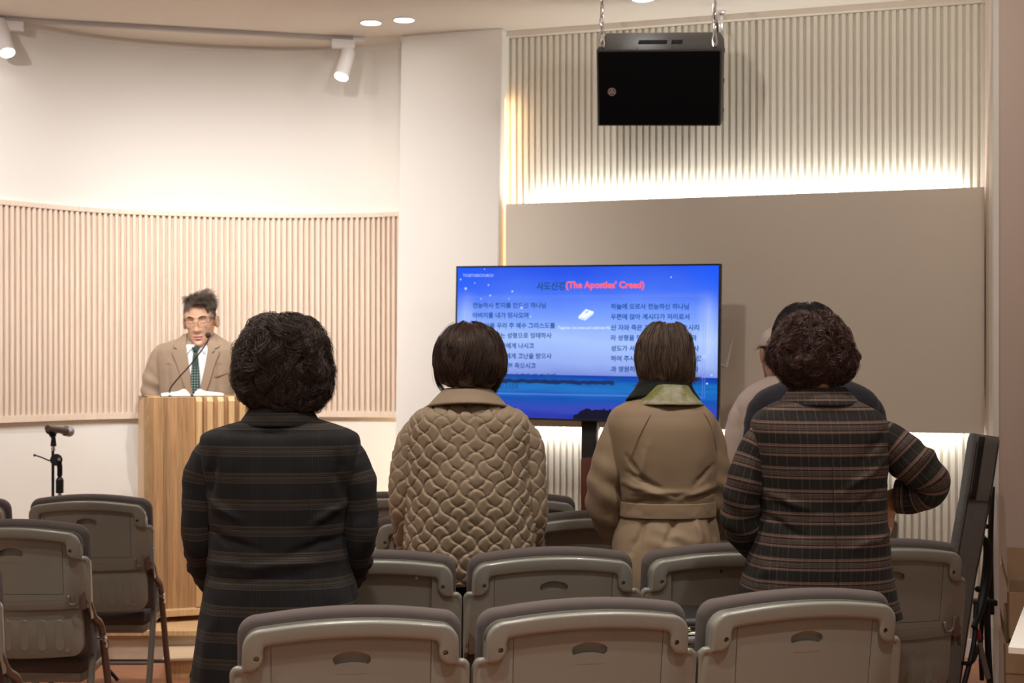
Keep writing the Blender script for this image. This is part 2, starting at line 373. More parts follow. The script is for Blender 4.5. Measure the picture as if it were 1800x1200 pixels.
# ------------------------------------------------------------------ hanging loudspeaker
SD = 6.45
def rayplane(px, py, p0, nrm):
    d = Vector(((px - 900) / F, 1, -(py - 626) / F)); o = Vector((0, 0, H))
    return o + d * ((p0 - o).dot(nrm) / d.dot(nrm))
tl = R(27)
sp_c = P(1158, 155, SD)
t = empty('loudspeaker', sp_c, 0, 'black hanging loudspeaker with a dark grille and round badge', 'loudspeaker')
t.rotation_euler = (0, 0, 0)
RS = Euler((tl, R(1.5), R(-9.0)), 'XYZ').to_matrix().to_4x4()
w2, h2, dp = .280, .178, .30
prof = [(-w2, 0), (w2, 0), (w2 + .010, .08), (w2 + .006, .18), (w2 - .012, dp), (-w2 + .016, dp)]     # plan of the cabinet
def vprism(bm, pts, z0, z1, bev, M_):
    Mx = M_ @ Matrix(((1, 0, 0, 0), (0, 0, 1, 0), (0, 1, 0, 0), (0, 0, 0, 1)))
    return prism(bm, pts, z0, z1, bev, 2, M=Mx)
bm = bmesh.new(); vprism(bm, prof, -h2, h2, .004, Matrix.Identity(4))
cab = fin('cabinet', bm, M['spk'], None); cb = bmesh.new(); box(cb, -.10, .03, .09, .165, h2 - .05, h2 + .05); box(cb, .05, .10, .09, .165, h2 - .05, h2 + .05)
boolean(cab, cb)
cab.data.transform(RS); cab.parent = t
bm = bmesh.new(); box(bm, -w2 + .008, w2 - .008, -.012, .004, -h2 + .008, h2 - .008, .006, 2, RS); fin('grille', bm, M['grille'], t)
bm = bmesh.new(); bx, bz = -.212, -.012
tube(bm, [(bx + .0165 * math.cos(a), -.014, bz + .0165 * math.sin(a)) for a in np.linspace(0, 6.2832, 28, endpoint=False)], .0022, 6, closed=True, smooth=False)
for a in (90, 210, 330):
    ca, sa = math.cos(R(a)), math.sin(R(a)); prism(bm, [(bx + ca * r_ - sa * w_, bz + sa * r_ + ca * w_) for r_, w_ in ((0, .003), (.006, .003), (.014, .0045), (.015, 0), (.014, -.0045), (.006, -.003), (0, -.003))], -.016, -.013)
for a in (30, 150, 270):
    ca, sa = math.cos(R(a)), math.sin(R(a)); prism(bm, [(bx + ca * r_ - sa * w_, bz + sa * r_ + ca * w_) for r_, w_ in ((0, .0015), (.015, .0015), (.015, -.0015), (0, -.0015))], -.016, -.013)
bmesh.ops.transform(bm, matrix=RS, verts=bm.verts); fin('badge', bm, mat('badge_metal', (.55, .48, .47), .4, metal=.6), t)
for x, z in ((-w2 + .02, 0), (w2 - .02, 0), (-.1, 0), (.06, 0)):
    bm = bmesh.new(); cyl(bm, (x * .97, .022, h2 - .002), (x * .97, .022, h2 + .0025), .005); bmesh.ops.transform(bm, matrix=RS, verts=bm.verts); fin('screw', bm, M['black'], t)
for z in (.14, .0, -.14):
    bm = bmesh.new(); cyl(bm, (w2 - .004, .12, z), (w2 + .012, .12, z), .013, .011); bmesh.ops.transform(bm, matrix=RS, verts=bm.verts); fin('rubber_foot', bm, M['black'], t)
def chain(px_top, px_bot, py_bot, label):
    lo = sp_c + RS @ Vector(((px_bot - 1160) / F * 6.6, .05, h2)); hi = Vector((X(px_top, 6.62), 6.62, CEIL))
    hi.x, hi.y = lo.x + .004, lo.y
    t = empty('hanging_chain', hi, 0, label, 'chain', 'metal chains holding the loudspeaker')
    L = hi.z - lo.z; lens = [.034, .060, .036, .034, .060]; k = L / (sum(lens) - .008 * 5) ; z = 0
    bm = bmesh.new(); cyl(bm, (0, 0, 0), (0, 0, -.012), .016); cyl(bm, (0, 0, -.01), (0, 0, -.02), .005); fin('ceiling_hook', bm, M['chrome'], t)
    for i, ln in enumerate(lens):
        ln *= k; hw = .0145 if ln > .045 * k else .011; ca = R(90 * (i % 2) + 20)
        pts = [(hw * .55 * math.sin(a) * (1.0 if math.cos(a) > 0 else 1.55), 0, -ln / 2 + ln / 2 * math.cos(a)) for a in np.linspace(0, 2 * math.pi, 20, endpoint=False)]
        pts = [(x_ * math.cos(ca), x_ * math.sin(ca), z_ + z) for x_, y_, z_ in pts]
        bm = bmesh.new(); tube(bm, pts, .0036, 8, closed=True, smooth=False); fin('link', bm, M['chrome'], t)
        z -= ln - .008 * k
    bm = bmesh.new(); cyl(bm, lo - hi, lo - hi + Vector((0, 0, .014)), .008, .006); fin('eye_bolt', bm, M['chrome'], t)
chain(1061, 1060, 75, 'steel chain with carabiners at the left end of the loudspeaker')
chain(1252, 1252, 68, 'steel chain with carabiners at the right end of the loudspeaker')
bm = bmesh.new(); a = P(1258, 24, 6.75); a.z = CEIL - .002; b = P(1262, 60, 6.68); tube(bm, [a, a + Vector((-.006, -.01, -.06)), (a + b) / 2 + Vector((-.002, 0, 0)), b], .005, 8)
tag(fin('speaker_cable', bm, M['black'], None), 'short black cable running from the ceiling to the loudspeaker', 'cable')
bm = bmesh.new(); q = Vector((X(1268, 6.85), 6.85, CEIL)); box(bm, q.x - .016, q.x + .016, q.y - .02, q.y + .02, CEIL - .012, CEIL - .001, .002); box(bm, q.x - .008, q.x + .008, q.y - .003, q.y + .003, CEIL - .09, CEIL - .01, .001)
for z in (.03, .055, .08): cyl(bm, (q.x, q.y - .006, CEIL - z), (q.x, q.y + .006, CEIL - z), .004)
tag(fin('ceiling_bracket', bm, M['chrome'], None), 'small perforated metal bracket under the ceiling behind the right chain', 'bracket')

# ------------------------------------------------------------------ television
TA = P(800.5, 600, 6.95); TB = P(1265, 600, 6.5); TA.z = TB.z = 0
TUx = (TB - TA).normalized(); TN = Vector((TUx.y, -TUx.x, 0))
TW = (TB - TA).length; TH = TW * .5655
tc_ = (TA + TB) / 2; tc_.z = 1.4 + (626 - 465.5) / F * ((6.95 + 6.5) / 2) - TH / 2
roll = R(.75)
TM = Matrix.Translation(tc_) @ Matrix(((TUx.x, -TN.x, 0, 0), (TUx.y, -TN.y, 0, 0), (0, 0, 1, 0), (0, 0, 0, 1))) @ Matrix.Rotation(roll, 4, 'Y')
tv = empty('television', (0, 0, 0), 0, 'large flat television on a stand, blue sea slide with Korean creed text', 'television')
tv.matrix_world = TM
bm = bmesh.new(); box(bm, -TW / 2, TW / 2, .004, .035, -TH / 2, TH / 2, .002)
box(bm, -TW / 2, TW / 2, -.003, .006, TH / 2 - .006, TH / 2, .001); box(bm, -TW / 2, TW / 2, -.003, .006, -TH / 2, -TH / 2 + .009, .001)
box(bm, -TW / 2, -TW / 2 + .006, -.003, .006, -TH / 2, TH / 2, .001); box(bm, TW / 2 - .008, TW / 2, -.003, .006, -TH / 2, TH / 2, .001)
box(bm, -.25, .25, .03, .07, -.3, .25, .01); fin('casing', bm, M['black'], tv)
def screen_mat():
    m = bpy.data.materials.new('screen_picture'); m.use_nodes = True; nt = m.node_tree; n = nt.nodes; L = nt.links
    b = n['Principled BSDF']; b.inputs['Base Color'].default_value = (0, 0, 0, 1); b.inputs['Roughness'].default_value = .3
    uv = n.new('ShaderNodeUVMap'); sx = n.new('ShaderNodeSeparateXYZ'); L.new(uv.outputs[0], sx.inputs[0])
    def ramp(src, st, interp='LINEAR'):
        c = n.new('ShaderNodeValToRGB'); c.color_ramp.interpolation = interp; e = c.color_ramp.elements
        while len(e) < len(st): e.new(.5)
        for q, (p, col) in zip(e, st): q.position = p; q.color = (*col, 1)
        L.new(src, c.inputs[0]); return c.outputs[0]
    def noise(scale, detail, map_scale):
        mp = n.new('ShaderNodeMapping'); mp.inputs['Scale'].default_value = map_scale; L.new(uv.outputs[0], mp.inputs[0])
        no = n.new('ShaderNodeTexNoise'); no.inputs['Scale'].default_value = scale; no.inputs['Detail'].default_value = detail; L.new(mp.outputs[0], no.inputs[0]); return no.outputs[0]
    def math_(op, a, bb):
        q = n.new('ShaderNodeMath'); q.operation = op
        for i, v in enumerate((a, bb)):
            if isinstance(v, (int, float)): q.inputs[i].default_value = v
            else: L.new(v, q.inputs[i])
        return q.outputs[0]
    def mix(f, a, bb):
        q = n.new('ShaderNodeMix'); q.data_type = 'RGBA'
        L.new(f, q.inputs[0]) if not isinstance(f, float) else setattr(q.inputs[0], 'default_value', f)
        for i, v in ((6, a), (7, bb)):
            if isinstance(v, tuple): q.inputs[i].default_value = (*v, 1)
            else: L.new(v, q.inputs[i])
        return q.outputs[2]
    x, y = sx.outputs[0], sx.outputs[1]
    yy = math_('ADD', y, math_('MULTIPLY', math_('SUBTRACT', noise(2.2, 2, (1.5, 1.5, 1)), .5), .16))
    sky = ramp(yy, [(.27, (.17, .24, .66)), (.36, (.30, .42, .88)), (.52, (.38, .54, 1)), (.66, (.19, .35, .97)), (.84, (.05, .16, .90)), (1, (.01, .08, .80))])
    side = ramp(math_('ABSOLUTE', math_('SUBTRACT', x, .5), 0), [(.36, (0, 0, 0)), (.5, (1, 1, 1))])
    corner = ramp(y, [(.72, (0, 0, 0)), (1, (1, 1, 1))])
    sky = mix(math_('MULTIPLY', side, corner), sky, (0, .10, .95))
    sd2 = ramp(math_('ABSOLUTE', math_('SUBTRACT', x, .5), 0), [(.42, (0, 0, 0)), (.465, (.28, .28, .28)), (.5, (0, 0, 0))])
    midw = ramp(y, [(.3, (0, 0, 0)), (.45, (1, 1, 1)), (.7, (1, 1, 1)), (.85, (0, 0, 0))])
    sky = mix(math_('MULTIPLY', sd2, midw), sky, (.75, .85, 1))
    sea = ramp(math_('ADD', y, math_('MULTIPLY', math_('SUBTRACT', noise(3, 5, (1.4, 12, 1)), .5), .11)), [(0, (.01, .03, .38)), (.06, (.035, .06, .46)), (.13, (.0, .08, .44)), (.20, (.01, .17, .55)), (.235, (.0, .12, .46)), (.28, (.0, .045, .42))])
    out = mix(math_('GREATER_THAN', y, .288), sea, sky)
    # dark reef line and the black rock at the bottom edge
    reef = math_('LESS_THAN', math_('ABSOLUTE', math_('ADD', math_('SUBTRACT', y, .242), math_('MULTIPLY', math_('SUBTRACT', noise(12, 5, (3, 1, 1)), .5), .034)), 0), .0125)
    reef = math_('MULTIPLY', reef, math_('MULTIPLY', math_('LESS_THAN', x, .62), math_('GREATER_THAN', noise(4, 1, (1.6, .2, 1)), .36)))
    out = mix(math_('MULTIPLY', reef, .85), out, (.006, .012, .06))
    rk = math_('ADD', math_('POWER', math_('MULTIPLY', math_('SUBTRACT', x, .548), 11.0), 4), math_('POWER', math_('MULTIPLY', math_('SUBTRACT', y, -.01), 12.5), 2))
    rk = math_('LESS_THAN', math_('ADD', rk, math_('MULTIPLY', math_('SUBTRACT', noise(16, 5, (1.6, 1, 1)), .5), 2.6)), .95)
    out = mix(rk, out, (.002, .004, .02))
    L.new(out, b.inputs['Emission Color']); b.inputs['Emission Strength'].default_value = .95
    return m
sw, sh = TW - .016, TH - .016
v = [(-sw / 2, -.001, -sh / 2), (sw / 2, -.001, -sh / 2), (sw / 2, -.001, sh / 2), (-sw / 2, -.001, sh / 2)]
screen = nmesh('screen', v, [(0, 1, 2, 3)], screen_mat(), tv, [(0, 0), (1, 0), (1, 1), (0, 1)], False)
TMI = TM.inverted()
def tvp(px, py, off=0):
    p = TMI @ rayplane(px, py, tc_, TN); return Vector((p.x, -.0022 - off, p.z))
def emat(name, col, s=1): return mat(name, (0, 0, 0), .5, emit=col, estr=s)
E_DARK = emat('screen_ink', (.0, .07, .30)); E_RED = emat('screen_red', (1, .12, .14)); E_WHITE = emat('screen_white', (.82, .90, 1)); E_PALE = emat('screen_pale', (.45, .60, 1)); E_LINE = emat('screen_line', (.16, .26, .80)); E_DOT = emat('screen_dot', (.40, .55, 1))
def text(name, s, x0, x1, yc, h, m, bold=.022, ref=None):
    """one line of screen lettering fitted between two measured ends"""
    cu = bpy.data.curves.new('t', 'FONT'); cu.body = s; cu.size = 1; cu.offset = bold; cu.resolution_u = 3; cu.fill_mode = 'BOTH'
    o = lk(bpy.data.objects.new('t', cu)); dg = bpy.context.evaluated_depsgraph_get(); dg.update()
    me = bpy.data.meshes.new_from_object(o.evaluated_get(dg), depsgraph=dg); bpy.data.objects.remove(o, do_unlink=True)
    co = np.empty(len(me.vertices) * 3, np.float32); me.vertices.foreach_get('co', co); co = co.reshape(-1, 3)
    mn, mx = co.min(0), co.max(0); a = tvp(x0, yc); b_ = tvp(x1, yc); kx = (b_.x - a.x) / (mx[0] - mn[0]); kz = 1
    kz = (h / F * 6.72) / (mx[1] - mn[1])
    out = np.stack([a.x + (co[:, 0] - mn[0]) * kx, np.full(len(co), a.y), a.z + (co[:, 0] - mn[0]) / (mx[0] - mn[0]) * (b_.z - a.z) + (co[:, 1] - (mn[1] + mx[1]) / 2) * kz], 1)
    me.vertices.foreach_set('co', out.astype(np.float32).ravel()); me.name = name; me.materials.clear(); me.materials.append(m); me.update()
    q = lk(bpy.data.objects.new(name, me)); q.parent = screen; return q
text('slide_heading', '사도신경', 943, 993, 502.5, 15.5, E_DARK, .042)
text('slide_heading', "(The Apostles' Creed)", 995, 1133, 502, 16.5, E_RED, .034)
text('church_name', 'TOGETHERCHURCH', 814, 867, 484.0, 5.2, E_PALE, .0)
text('slide_caption', 'Together, we praise and celebrate His', 981, 1073, 576.5, 6.5, E_WHITE, .0)
left = [('전능하사 천지를 만드신 하나님', 831, 960, 536.5), ('아버지를 내가 믿사오며', 831, 929, 554), ('그 외아들 우리 주 예수 그리스도를', 831, 976, 572), ('믿사오니 이는 성령으로 잉태하사', 831, 970, 589.5),
        ('동정녀 마리아에게 나시고', 831, 939, 607.5), ('본디오 빌라도에게 고난을 받으사', 831, 970, 625.5), ('십자가에 못 박혀 죽으시고', 831, 942, 642.5), ('장사한 지 사흘만에 죽은 자 가운데', 831, 977, 661), ('서 다시 살아나시며', 831, 911, 679)]
right = [('하늘에 오르사 전능하신 하나님', 1074, 1211, 538.5), ('우편에 앉아 계시다가 저리로서', 1074, 1212, 556.5), ('산 자와 죽은 자를 심판하러 오시리', 1074, 1229, 575.5), ('라 성령을 믿사오며 거룩한 공회와', 1074, 1225, 593.5),
         ('성도가 서로 교통하는 것과 죄를 사', 1074, 1229, 612), ('하여 주시는 것과 몸이 다시 사는 것', 1074, 1233, 630), ('과 영원히 사는 것을 믿사옵나이다', 1074, 1228, 648.5), ('아멘', 1074, 1093, 666.5)]
for s, a, b, y in left + right: text('slide_line', s, a, b, y, 10.4, E_DARK, .026)
bm = bmesh.new()
for k, (ax, ay, bx_, by) in enumerate(((820, 521, 1241, 517), (823, 524, 1237, 520))):
    p0, p1 = tvp(ax, ay), tvp(bx_, by); q0 = p0 + Vector((0, 0, -.47 + k * .012)); q1 = p1 + Vector((0, 0, -.475 + k * .012)); t_ = .0014
    for u, v_ in ((p0, p1), (q0, q1), (p0, q0), (p1, q1)):
        n_ = Vector((0, 0, t_)) if abs(u.x - v_.x) > .1 else Vector((t_, 0, 0)); quad(bm, u - n_ / 2, v_ - n_ / 2, v_ + n_ / 2, u + n_ / 2)
fin('slide_border', bm, E_LINE, screen, False)
bm = bmesh.new()
def poly(bm, pts, off=0): bm.faces.new([bm.verts.new(tvp(x, y, off)) for x, y in pts])
poly(bm, [(1017, 556), (1030, 543), (1044, 547.5), (1043, 552), (1029, 563), (1017, 559.5)])
fin('bible_icon', bm, E_WHITE, screen, False)
bm = bmesh.new(); poly(bm, [(1019, 558.3), (1028.5, 561.2), (1042, 550.8), (1042.2, 550), (1028.5, 560), (1019, 557.2)], .0006); poly(bm, [(1028, 550.5), (1034, 545.8), (1035.2, 546.2), (1029.2, 551)], .0006); poly(bm, [(1029.5, 546.8), (1034.5, 548.6), (1034, 549.6), (1029, 547.7)], .0006)
fin('bible_icon', bm, emat('screen_mid', (.28, .40, .95)), screen, False)
random.seed(4)
for px, py, r_ in ((819, 507, 2.6), (810, 491, 1.7), (859, 501, 1.6), (901, 512, 1.8), (862, 519, 1.8), (917, 541, 2.6), (933, 556, 1.6), (1239, 626, 4.6), (1251, 659, 2), (1243, 674, 1.8), (846, 525, 1.5), (835, 497, 1.2), (895, 525, 1.3), (1180, 487, 1.4), (852, 473, 1.2)):
    bm = bmesh.new(); c_ = tvp(px, py, .0003); r_ *= .0026
    bm.faces.new([bm.verts.new(c_ + Vector((r_ * math.cos(a), 0, r_ * math.sin(a)))) for a in np.linspace(0, 6.2832, 20, endpoint=False)]); fin('light_dot', bm, E_DOT, screen, False)
# stand
sx_ = X(1037, 6.75)
t = empty('television_stand', (sx_, 6.78, 0), R(-18), 'black television stand pole with a dark wooden box at its middle', 'tv stand')
bm = bmesh.new(); box(bm, -.036, .036, -.02, .03, .03, 1.25, .003); fin('pole', bm, M['black'], t)
bm = bmesh.new(); box(bm, .042, .048, -.015, .02, .6, 1.2, .001); fin('side_rail', bm, M['chrome'], t)
bm = bmesh.new(); box(bm, -.012, .30, -.12, .06, .68, .92, .004); fin('wooden_box', bm, M['mahog'], t)
bm = bmesh.new(); box(bm, -.4, .4, -.28, .22, 0, .035, .01); fin('base', bm, M['black'], t)
bm = bmesh.new(); box(bm, -.03, .30, -.13, .05, .60, .675, .004); fin('shelf', bm, M['gun'], t)
for k in (-.3, .3):
    bm = bmesh.new(); box(bm, -.012 + k * .5, .012 + k * .5, .02, .05, 1.15, 1.5, .002); fin('bracket', bm, M['black'], t)
# patch of reflected light beside the television, modelled as a white bent strip
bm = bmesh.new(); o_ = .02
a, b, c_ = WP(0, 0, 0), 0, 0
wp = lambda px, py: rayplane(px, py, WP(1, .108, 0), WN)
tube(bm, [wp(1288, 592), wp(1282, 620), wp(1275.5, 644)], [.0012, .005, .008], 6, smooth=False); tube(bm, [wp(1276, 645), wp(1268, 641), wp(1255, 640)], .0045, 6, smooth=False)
tag(fin('glint_strip', bm, M['white'], None), 'bent white glint of light, modelled as a thin strip on the panel beside the right edge of the television', 'bracket')

# ------------------------------------------------------------------ podium, book, microphones, step
PD = 6.62; pa = R(20)
t = empty('podium', (X(254, PD), PD, .16), pa, 'light wooden podium with vertical slats and chamfered side, on the stage', 'podium')
ph = 1.4 - 72 / F * PD - .16
pw = .60
bm = bmesh.new(); box(bm, 0, pw, 0, .30, .055, ph, .002); fin('body', bm, M['podw'], t, False)
bm = bmesh.new(); prism(bm, [(0.0, .03), (-.0, ph), (.02, ph), (.02, .03)], 0, .30); fin('side_panel', bm, M['podl'], t, False)
bm = bmesh.new()
for i in range(7):
    x = .235 + i * .0505; prof_ = [(x, .062), (x + .027, .062), (x + .027, ph - .022), (x, ph - .022)]
    prism(bm, prof_, -.022, .001, .0015, 1)
    vs = [bm.verts.new(q) for q in ((x, -.022, ph - .022), (x + .027, -.022, ph - .022), (x + .027, .001, ph), (x, .001, ph))]; bm.faces.new(vs)
    bm.faces.new([bm.verts.new(q) for q in ((x, -.022, ph - .022), (x, .001, ph), (x, .001, ph - .022))]); bm.faces.new([bm.verts.new(q) for q in ((x + .027, -.022, ph - .022), (x + .027, .001, ph), (x + .027, .001, ph - .022))])
fin('slats', bm, M['podl'], t, False)
bm = bmesh.new(); box(bm, -.005, pw + .01, -.035, .31, .026, .058, .003); fin('plinth', bm, M['podl'], t, False)
bm = bmesh.new()
bm.faces.new([bm.verts.new(q) for q in ((-.002, .0, ph), (-.002, .22, ph - .02), (-.002, .30, ph - .16), (-.002, .30, .06), (-.002, 0, .06))]); fin('side_cheek', bm, M['podl'], t, False)
for x in (.07, pw - .06):
    for y in (.03, .26):
        bm = bmesh.new(); cyl(bm, (x - .012, y, .016), (x + .012, y, .016), .016); box(bm, x - .014, x + .014, y - .01, y + .01, .014, .03); fin('caster', bm, M['black'], t)
# open book lying on the podium
def toP(x, y, z): return Matrix.Translation((X(254, PD), PD, .16)) @ Matrix.Rotation(pa, 4, 'Z') @ Vector((x, y, z))
t = empty('open_book', toP(.235, .125, ph + .001), pa - R(6), 'open book with white pages lying on top of the podium', 'book')
for sgn, nm in ((-1, 0), (1, 1)):
    bm = bmesh.new(); n_ = 14; rows = []
    for i in range(n_ + 1):
        u = i / n_; x = sgn * u * .145; z = .004 + .024 * math.sin(min(1, u * 1.5) * math.pi * .5) * (1 - u * .72) + (.014 * (1 - u) ** 6 * -1) + (.02 * math.exp(-((u - .22) / .16) ** 2))
        rows.append([bm.verts.new((x, -.10, z)), bm.verts.new((x, .10, z)), bm.verts.new((x, .10, .002)), bm.verts.new((x, -.10, .002))])
    for a, b in zip(rows, rows[1:]):
        for k in range(4): bm.faces.new((a[k], a[(k + 1) % 4], b[(k + 1) % 4], b[k]))
    bm.faces.new(rows[-1]); fin('pages', bm, M['paper'], t)
bm = bmesh.new(); box(bm, -.15, .15, -.104, .104, 0, .002, .0008); fin('cover', bm, M['black'], t)
# gooseneck microphone
g0 = toP(.12, .05, ph); g1 = P(367, 592, PD + .06)
t = empty('gooseneck_microphone', g0, 0, 'thin gooseneck microphone rising from the podium towards the mouth of the speaking man', 'microphone')
l1 = g1 - g0
bm = bmesh.new(); cyl(bm, (0, 0, 0), (0, 0, .008), .018, .014); fin('base', bm, M['black'], t)
bm = bmesh.new(); tube(bm, [(0, 0, .006), (.01, 0, .05), l1 * .55 + Vector((.0, 0, .0)), l1 * .85 + Vector((.006, 0, -.004)), l1 + Vector((0, 0, -.01))], .0034, 8); fin('gooseneck', bm, M['black'], t)
bm = bmesh.new(); ball(bm, l1 + Vector((-.003, 0, .008)), .0135, (1, 1, 1.1), 16); fin('foam_windscreen', bm, M['blackm'], t)
# microphone on a stand at the left
MD = 6.2
t = empty('microphone_stand', (X(97, MD), MD, 0), 0, 'black microphone stand with a clutch and boom, behind the left chairs', 'microphone stand')
ms = lambda px, py, dy=0: P(px, py, MD + dy) - Vector((X(97, MD), MD, 0))
bm = bmesh.new(); cyl(bm, ms(105, 1080), ms(105, 866), .0085); fin('lower_tube', bm, M['chrome'], t)
bm = bmesh.new(); cyl(bm, ms(105, 866), ms(105, 843), .0165); cyl(bm, ms(105, 843), ms(105, 838), .0165, .009); cyl(bm, ms(105, 838), ms(105, 835), .008); fin('clutch', bm, M['black'], t)
bm = bmesh.new(); tube(bm, [ms(105, 836), ms(105, 822), ms(104, 814), ms(101, 806)], .0115, 10); cyl(bm, ms(99, 808, -.03), ms(99, 808, .02), .026, seg=24)
bmesh.ops.scale(bm, vec=(1, 1, 1), verts=bm.verts); fin('joint', bm, M['black'], t)
bm = bmesh.new(); cyl(bm, ms(104, 807, -.05), ms(104, 807, -.02), .007); fin('wing_nut', bm, M['chrome'], t)
bm = bmesh.new(); cyl(bm, ms(93, 900), ms(93, 786), .0062); fin('boom', bm, M['black'], t)
bm = bmesh.new(); tube(bm, [ms(94, 808), ms(86, 809), ms(74, 804), ms(62, 800)], .0032, 8); ball(bm, ms(61, 800), .006); fin('tension_lever', bm, M['black'], t)
bm = bmesh.new(); cyl(bm, ms(94, 792), ms(94, 784), .0075); fin('collar', bm, M['chrome'], t)
bm = bmesh.new(); cyl(bm, ms(94, 784), ms(94, 768), .013, .009); tube(bm, [ms(94, 768), ms(92, 762), ms(90, 757)], [.012, .016, .017], 10); cyl(bm, ms(86, 755, -.01), ms(97, 757, .03), .019, .0175); fin('clip', bm, M['black'], t)
for a in (100, 220, 340):
    bm = bmesh.new(); f_ = Vector((.3 * math.cos(R(a)), .3 * math.sin(R(a)), .012)); tube(bm, [ms(105, 1080) * 1.0, f_ + Vector((X(105, MD) - X(97, MD), 0, 0))], .008, 8, smooth=False); fin('leg', bm, M['black'], t)
t = empty('handheld_microphone', P(100, 755, MD), 0, 'silver-headed handheld microphone clipped on top of the left stand', 'microphone')
q = lambda px, py, dy: P(px, py, MD + dy) - P(100, 755, MD)
bm = bmesh.new(); cyl(bm, q(83, 752, -.06), q(88, 753, -.04), .013, .0125); cyl(bm, q(88, 753, -.04), q(116, 757, .07), .0125, .0175); fin('handle', bm, mat('mic_body', (.10, .085, .075), .35, metal=.6), t)
bm = bmesh.new(); cyl(bm, q(115.5, 757, .068), q(117, 757.5, .078), .023); fin('ring', bm, M['chrome'], t)
bm = bmesh.new(); ball(bm, q(121, 758, .085), .024, (1, 1, 1), 24); fin('grille_head', bm, mat('mic_grille', (.35, .36, .4), .45, metal=.8, bump=1, bscale=500), t)
# step in front of the stage
t = empty('wooden_step', (X(290, 6.17), 6.17, 0), R(8), 'low pale wooden step box in front of the podium', 'step')
stz = 1.4 - 531 / F * 6.17
bm = bmesh.new(); prism(bm, [(.0, 0), (.10, 0)] + [(.165 + .065 * math.cos(R(a)), .0 + .055 * math.sin(R(a))) for a in (180, 150, 120, 90)] + [(.38, .055)] + [(.38 + .065 * math.cos(R(a)), .055 * math.sin(R(a))) for a in (60, 30, 0)] + [(.53, 0), (.53, stz - .014), (0, stz - .014)], .015, .031)
box(bm, 0, .016, .031, .25, 0, stz - .014); box(bm, .514, .53, .031, .25, 0, stz - .014); fin('frame', bm, M['podl'], t, False)
bm = bmesh.new(); box(bm, -.012, .545, 0, .26, stz - .014, stz, .003); fin('tread', bm, mat('step_tread', (.66, .50, .33), .5, var=.1, vscale=5, stretch=(1, 20, 20)), t)

# ------------------------------------------------------------------ folding hall chairs
SHZ = .83       # top of the shell
def lean_y(z): return -(z - .73) * .13
def bendf(co):
    return (co.x, co.y + .30 * co.x * co.x + lean_y(co.z), co.z)
def topz(x, w_, drop): return SHZ - drop * (x / .2) ** 2
def arch(hw, z_off, n=14, drop=.017):
    return [(x, SHZ - z_off - drop * (x / .2) ** 2) for x in np.linspace(hw, -hw, n)]
def shell_outline(hw=.236, off=0, ear=True, bottom=.548):
    zc = SHZ - off - .017 * ((hw - .045) / .2) ** 2
    r = .045; pts = []
    right_c = arc(hw - r, zc - r, r, 0, 82, 7)
    mid = arch(hw - r - .006, off, 12)
    left_c = [(-x, z) for x, z in right_c[::-1]]
    up = right_c + mid + left_c
    if ear:
        ez = SHZ - .104
        e = [(.2610, ez - .21), (.2620, ez - .03)] + arc(.2420, ez - .022, .020, 0, 100, 5) + [(.238, ez - .004)]
        el = [(-x, z) for x, z in e[::-1]]
        low = [(x, bottom + .008 * (x / .26) ** 2) for x in np.linspace(-.257, .257, 9)]
        return e + up + el + low
    low = [(x, bottom) for x in np.linspace(-hw, hw, 9)]
    return up + low
def rim_outline():
    """raised band: top arch, corners with the screw boss, scooped back to the panel corner"""
    out = shell_outline(ear=False)
    up = [p for p in out if p[1] > SHZ - .09]
    # going right corner -> left corner along the top, then back along the inside
    right_in = [(.176, SHZ - .051), (.186, SHZ - .054), (.190, SHZ - .062), (.190, SHZ - .076)] + arc(.221, SHZ - .078, .031, 180, 255, 5) + [(.228, SHZ - .109), (.236, SHZ - .108)]
    left_in = [(-x, z) for x, z in right_in]
    inner = [(x, SHZ - .038 - .0165 * (x / .2) ** 2) for x in np.linspace(-.17, .17, 13)]
    return up + left_in[::-1] + inner + right_in
def bean(cx, cz, w_, h_):
    up = [(cx + x * w_ / 2, cz + h_ * .5 - h_ * .35 * x * x) for x in np.linspace(.86, -.86, 9)]
    lo = [(cx + x * w_ / 2, cz - h_ * .5 + h_ * .22 * (1 - x * x)) for x in np.linspace(-.86, .86, 9)]
    e1 = [(cx - w_ * .5, cz + h_ * .05), (cx - w_ * .5, cz - h_ * .22)]; e2 = [(cx + w_ * .5, cz - h_ * .22), (cx + w_ * .5, cz + h_ * .05)]
    return up + e1 + lo + e2
